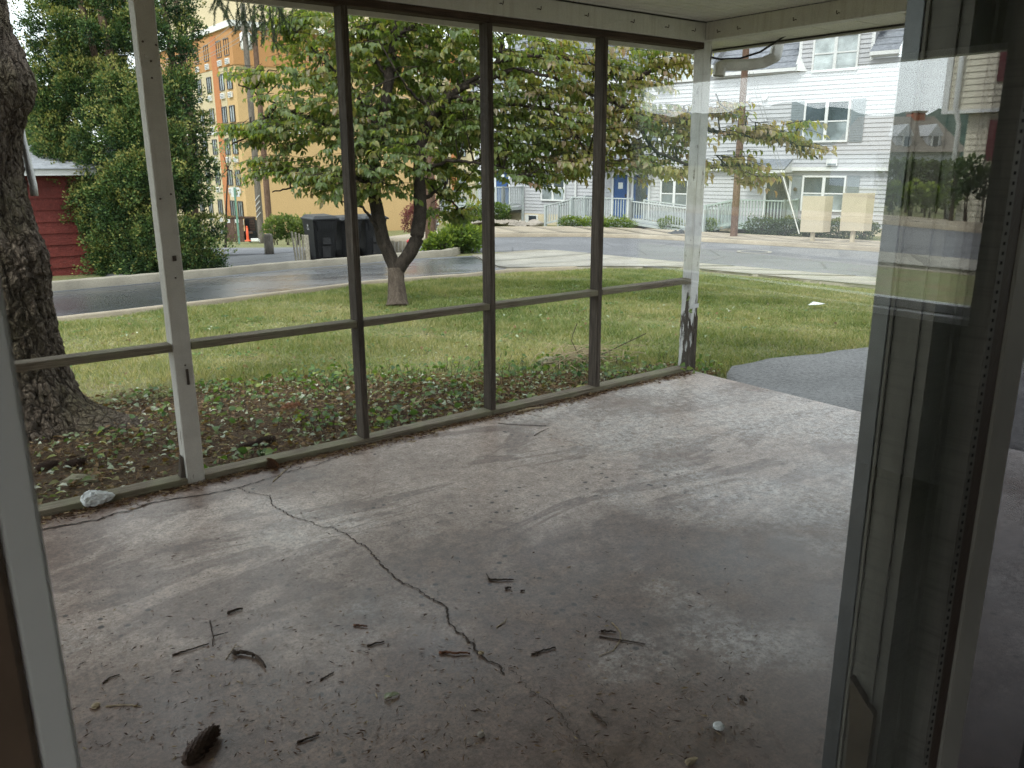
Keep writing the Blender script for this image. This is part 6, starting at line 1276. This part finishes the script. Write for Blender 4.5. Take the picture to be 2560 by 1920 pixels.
# stones in the bed
for i, (px, py, r_, mt, lb) in enumerate(((1372, 905, .10, 'stone', 'mossy flat stone left of the twig heap'), (192, 1206, .075, 'stone', 'long mossy stone in the bed left of the white post'), (728, 1016, .06, 'rust_bark', 'small reddish stone in the middle of the bed'), (380, 1026, .05, 'stone_grey', 'dark little stone beside the root of the big trunk'))):
    p = ground(px, py); rock('stone', p + (0, 0, -.005), r_, mt, lb, 'stone', i + 2, None, (1.3, .7, .6))
def cone(p, direction, L, r, mat, label):
    d = unit(np.array(direction, float)); u = unit(np.cross(d, (0.1, .2, 1))); w = np.cross(d, u); t = thing('pine_cone', p, label, 'pine cone'); m = MB(); prof = lambda f: r * (math.sin(PI * (.08 + .88 * f)) ** .55)
    m.tube([p + d * L * f + UPV * r * .8 for f in np.linspace(0, 1, 12)], [max(.003, prof(f) * .72) for f in np.linspace(0, 1, 12)], 10); m.build('core', MT['cone_dark'], t); m = MB(); N_ = 110
    for k in range(N_):
        f = (k + .5) / N_; a = k * 2.39996; rad = u * math.cos(a) + w * math.sin(a); q = p + UPV * r * .8 + d * L * f + rad * prof(f) * .68; tip = q + rad * r * .36 + d * L * .075; sd = unit(np.cross(rad, d)) * r * .27; m.add([q - sd, q + sd, tip + sd * .55, tip + d * .004, tip - sd * .55, q + d * .004 + rad * .004], [(0, 1, 2, 3, 4), (1, 0, 5), (2, 1, 5, 3), (0, 4, 3, 5)])
    m.build('scales', MT[mat], t); return t
cone(on_z(668, 1160, 0), (on_z(694, 1190, 0) - on_z(662, 1166, 0)), .13, .026, 'cone', 'reddish brown cone lying against the sill beside the white post')
cone(on_z(462, 1925, 0), (on_z(540, 1850, 0) - on_z(470, 1925, 0)), .135, .027, 'cone_dark', 'large dark open cone on the concrete at the bottom of the picture')
for (px, py, a, lb) in ((595, 1128, .3, 'open cone in the bed right behind the sill, left bay'), (90, 1180, .1, 'brown cone in the bed by the left door edge'), (160, 1172, .2, 'closed brown cone in the bed left of the mossy stone'), (640, 1112, .5, 'broken cone half buried in bed leaves')):
    p = ground(px, py); cone(p, (math.cos(a), -math.sin(a), .1), .11, .025, 'cone_dark', lb)
# sticks and scraps; each given by the ends it shows
def stick(name, pts, r, mat, label, cat='twig', z=.006, forks=()):
    P = [on_z(x, y, r * .7) if isinstance(z, float) else ground(x, y) + (0, 0, .02) for x, y in pts]; r *= .72; P = resample(P, max(10, len(P) * 5)); P[1:-1, :2] += rng.normal(size=(len(P) - 2, 2)) * r * .5; P[:, 2] += r * .3 * np.sin(np.linspace(0, 3, len(P))); m = MB(); m.tube(P, list(np.linspace(r, r * .6, len(P))), 6)
    for f in forks: Q = [on_z(x, y, .008) for x, y in f]; m.tube(resample(Q, 6), list(np.linspace(r * .8, r * .4, 6)), 5)
    return tag(m.build(name, MT[mat], None, True), label, cat)
stick('stick', [(980, 1042), (1030, 1018), (1068, 1003)], .014, 'straw', 'pale peeled stick lying in the bed between two studs', 'stick', None); stick('stick', [(940, 1050), (985, 1044)], .01, 'straw', 'short pale stick at the sill behind the first dark stud', 'stick', None)
stick('stick', [(1295, 1030), (1330, 1022), (1368, 1017)], .012, 'straw', 'pale thick twig lying along the sill by the second dark stud', 'stick'); stick('twig', [(1245, 1058), (1290, 1062), (1365, 1064)], .003, 'twig', 'long thin twig on concrete below the second dark stud'); stick('twig', [(1335, 1089), (1350, 1080), (1372, 1070)], .003, 'twig', 'short curved twig below the long thin one')
stick('straw', [(682, 1204), (705, 1183), (724, 1166)], .004, 'straw', 'pale straw leaning beside the reddish cone', 'straw')
stick('twig', [(1222, 1449), (1250, 1450), (1284, 1449)], .0065, 'twig', 'dark forked twig alone in the middle of the patio', forks=([(1224, 1448), (1216, 1434)],)); stick('bark_scrap', [(1264, 1470), (1278, 1469)], .007, 'twig', 'dark bark crumb right below the forked twig', 'bark scrap'); stick('bark_scrap', [(1302, 1478), (1312, 1476)], .005, 'twig', 'small bark crumb right of the bark crumb pair', 'bark scrap')
stick('twig', [(1099, 1630), (1140, 1633), (1175, 1634)], .007, 'rust_bark', 'rust brown twig left of the long crack'); stick('twig', [(1329, 1636), (1355, 1627), (1389, 1618)], .005, 'twig', 'slightly bent grey twig right of the long crack')
stick('twig', [(1498, 1591), (1555, 1601), (1614, 1610)], .004, 'twig', 'straight thin twig crossing a curved straw'); stick('straw', [(1529, 1556), (1548, 1575), (1552, 1599), (1535, 1625), (1498, 1640)], .003, 'straw', 'curved pale straw crossing the straight twig', 'straw'); stick('bark_scrap', [(1502, 1577), (1540, 1579)], .006, 'twig', 'dark bark sliver above the straight twig', 'bark scrap')
stick('twig', [(1241, 1568), (1262, 1556), (1266, 1546)], .003, 'straw', 'bent pale twig in mid patio'); stick('twig', [(918, 1614), (940, 1608), (961, 1603)], .005, 'twig', 'short dark twig left of the rust brown one'); stick('twig', [(885, 1562), (918, 1566)], .006, 'rust_bark', 'stubby brown twig above the short dark one')
stick('twig', [(431, 1638), (480, 1622), (521, 1609)], .005, 'twig', 'long knobbly twig in the left foreground'); stick('twig', [(525, 1552), (532, 1585), (533, 1614)], .004, 'twig', 'crossed dry twig standing on end of the knobbly one', forks=([(532, 1590), (570, 1580)],)); stick('bark_scrap', [(571, 1533), (590, 1525), (606, 1521)], .008, 'twig', 'curled dark bark flake in the left foreground', 'bark scrap')
stick('bark_scrap', [(583, 1628), (612, 1634), (640, 1640)], .011, 'twig', 'black cone fragment with a stalk in the foreground', 'bark scrap', .008, ([(640, 1640), (656, 1655), (664, 1668)],)); stick('straw', [(564, 1649), (591, 1609)], .002, 'straw', 'thin pale straw left of the black fragment', 'straw'); stick('twig', [(257, 1708), (275, 1694), (299, 1686)], .004, 'twig', 'small hooked twig near the left door edge'); stick('straw', [(264, 1766), (310, 1762), (354, 1766)], .003, 'straw', 'pale bowed straw near the left door edge', 'straw')
stick('twig', [(743, 1855), (770, 1846), (797, 1836)], .005, 'twig', 'dark twig right of the large dark cone'); stick('twig', [(800, 1700), (818, 1690), (834, 1680)], .004, 'twig', 'slanted brown twig in the lower middle'); stick('bark_scrap', [(1478, 1778), (1498, 1796), (1517, 1813)], .005, 'twig', 'thin peeled bark strip near the fine crack', 'bark scrap'); stick('bark_scrap', [(1853, 1742), (1866, 1750)], .008, 'twig', 'grey bark piece near the door stile', 'bark scrap')
rock('crumb', on_z(1797, 1815, .012), .016, 'paper', 'fluffy white crumb near the door stile', 'crumb', 6); rock('crumb', on_z(1729, 1902, .008), .016, 'straw', 'pale leaf crumb at the bottom edge', 'crumb', 7, None, (1.4, .6, .4)); rock('crumb', on_z(239, 1764, .006), .012, 'straw', 'pale pebble near the left door edge', 'crumb', 8); rock('crumb', on_z(1203, 1632, .008), .009, 'straw', 'tiny tan pebble lying in the long crack', 'crumb', 9); rock('crumb', on_z(1203, 1836, .007), .011, 'stone_grey', 'small grey pebble in the lower middle', 'crumb', 10)
sp2 = thing('leaf_sprig', on_z(975, 1745, 0), 'pale green withered leaf sprig on concrete', 'leaf'); P = np.array([on_z(961, 1748, .004), on_z(972, 1744, .004), on_z(980, 1742, .004)]); d = unit(on_z(995, 1735, 0) - on_z(961, 1750, 0)); V, F = leaves(P, unit(np.array([d * .7 + (0, 0, .5), d + (0, 0, .3), d + (0, 0, .1)])), np.array([[0, 0, 1.]] * 3), np.array([.03, .035, .03]), np.array([.02, .02, .018])); place('leaves', np_mesh('leaves', V, F, MT['litter'], np.full(21, .85)), sp2); MB().tube([P[0], P[2]], .002, 5).build('stalk', MT['straw'], sp2)
# crumpled cup by the sill
cp = on_z(250, 1268, 0); bm = bmesh.new(); bmesh.ops.create_icosphere(bm, subdivisions=4, radius=1); ax = unit(on_z(290, 1262, 0) - on_z(225, 1272, 0))
for v in bm.verts:
    q = v.co.copy(); f = (q.x + 1) / 2; k = 1 - .55 * f; crum = 1 + .22 * mnoise.cell(q * 2.6) + .12 * mnoise.noise(q * 5); v.co = Vector((q.x * .075, q.y * .045 * k * crum, max(-.9, q.z) * .045 * k * crum))
me = bpy.data.meshes.new('crumpled_cup'); bm.to_mesh(me); bm.free(); me.materials.append(MT['paper']); tag(place('crumpled_cup', me, None, cp + (0, .02, .042), Matrix.Rotation(math.atan2(ax[1], ax[0]), 3, 'Z')), 'crumpled white paper cup against the sill at the left', 'cup')
sc_ = ground(2040, 770); m = MB(); m.add([sc_ + np.array(v) for v in ((-.12, .05, .05), (.0, -.06, .06), (.16, -.03, .05), (.02, .06, .08), (-.12, .05, .045), (.0, -.06, .055), (.16, -.03, .045), (.02, .06, .075))], [(0, 1, 3), (1, 2, 3), (7, 5, 4), (7, 6, 5), (0, 4, 5, 1), (1, 5, 6, 2), (2, 6, 7, 3), (3, 7, 4, 0)]); tag(m.build('paper_scrap', MT['paper']), 'white paper scrap lying on the bright lawn', 'paper')
# fine crumbs of bark and needles over the near concrete
n = 1500; px = rng.uniform(150, 1900, n); py = 1900 - np.abs(rng.normal(size=n)) * 260; P = np.array([on_z(a, b, .002) for a, b in zip(px, py)]); P[:, 2] += rng.uniform(0, .004, n); a = rng.uniform(0, 2 * PI, n); k = (P[:, 1] > .7) & (P[:, 1] < 4)
V, F = flecks(P[k], unit(np.stack([np.cos(a), np.sin(a), rng.normal(size=n) * .1], 1))[k], rng.uniform(.006, .03, n)[k], rng.uniform(.0008, .0026, n)[k]); tag(place('debris', np_mesh('debris', V, F, MT['needle'], np.repeat(np.clip(rng.random(n) ** 2, 0, 1)[k], 4))), 'dark crumbs of bark and needles strewn over the near concrete', 'debris', None, 'stuff')
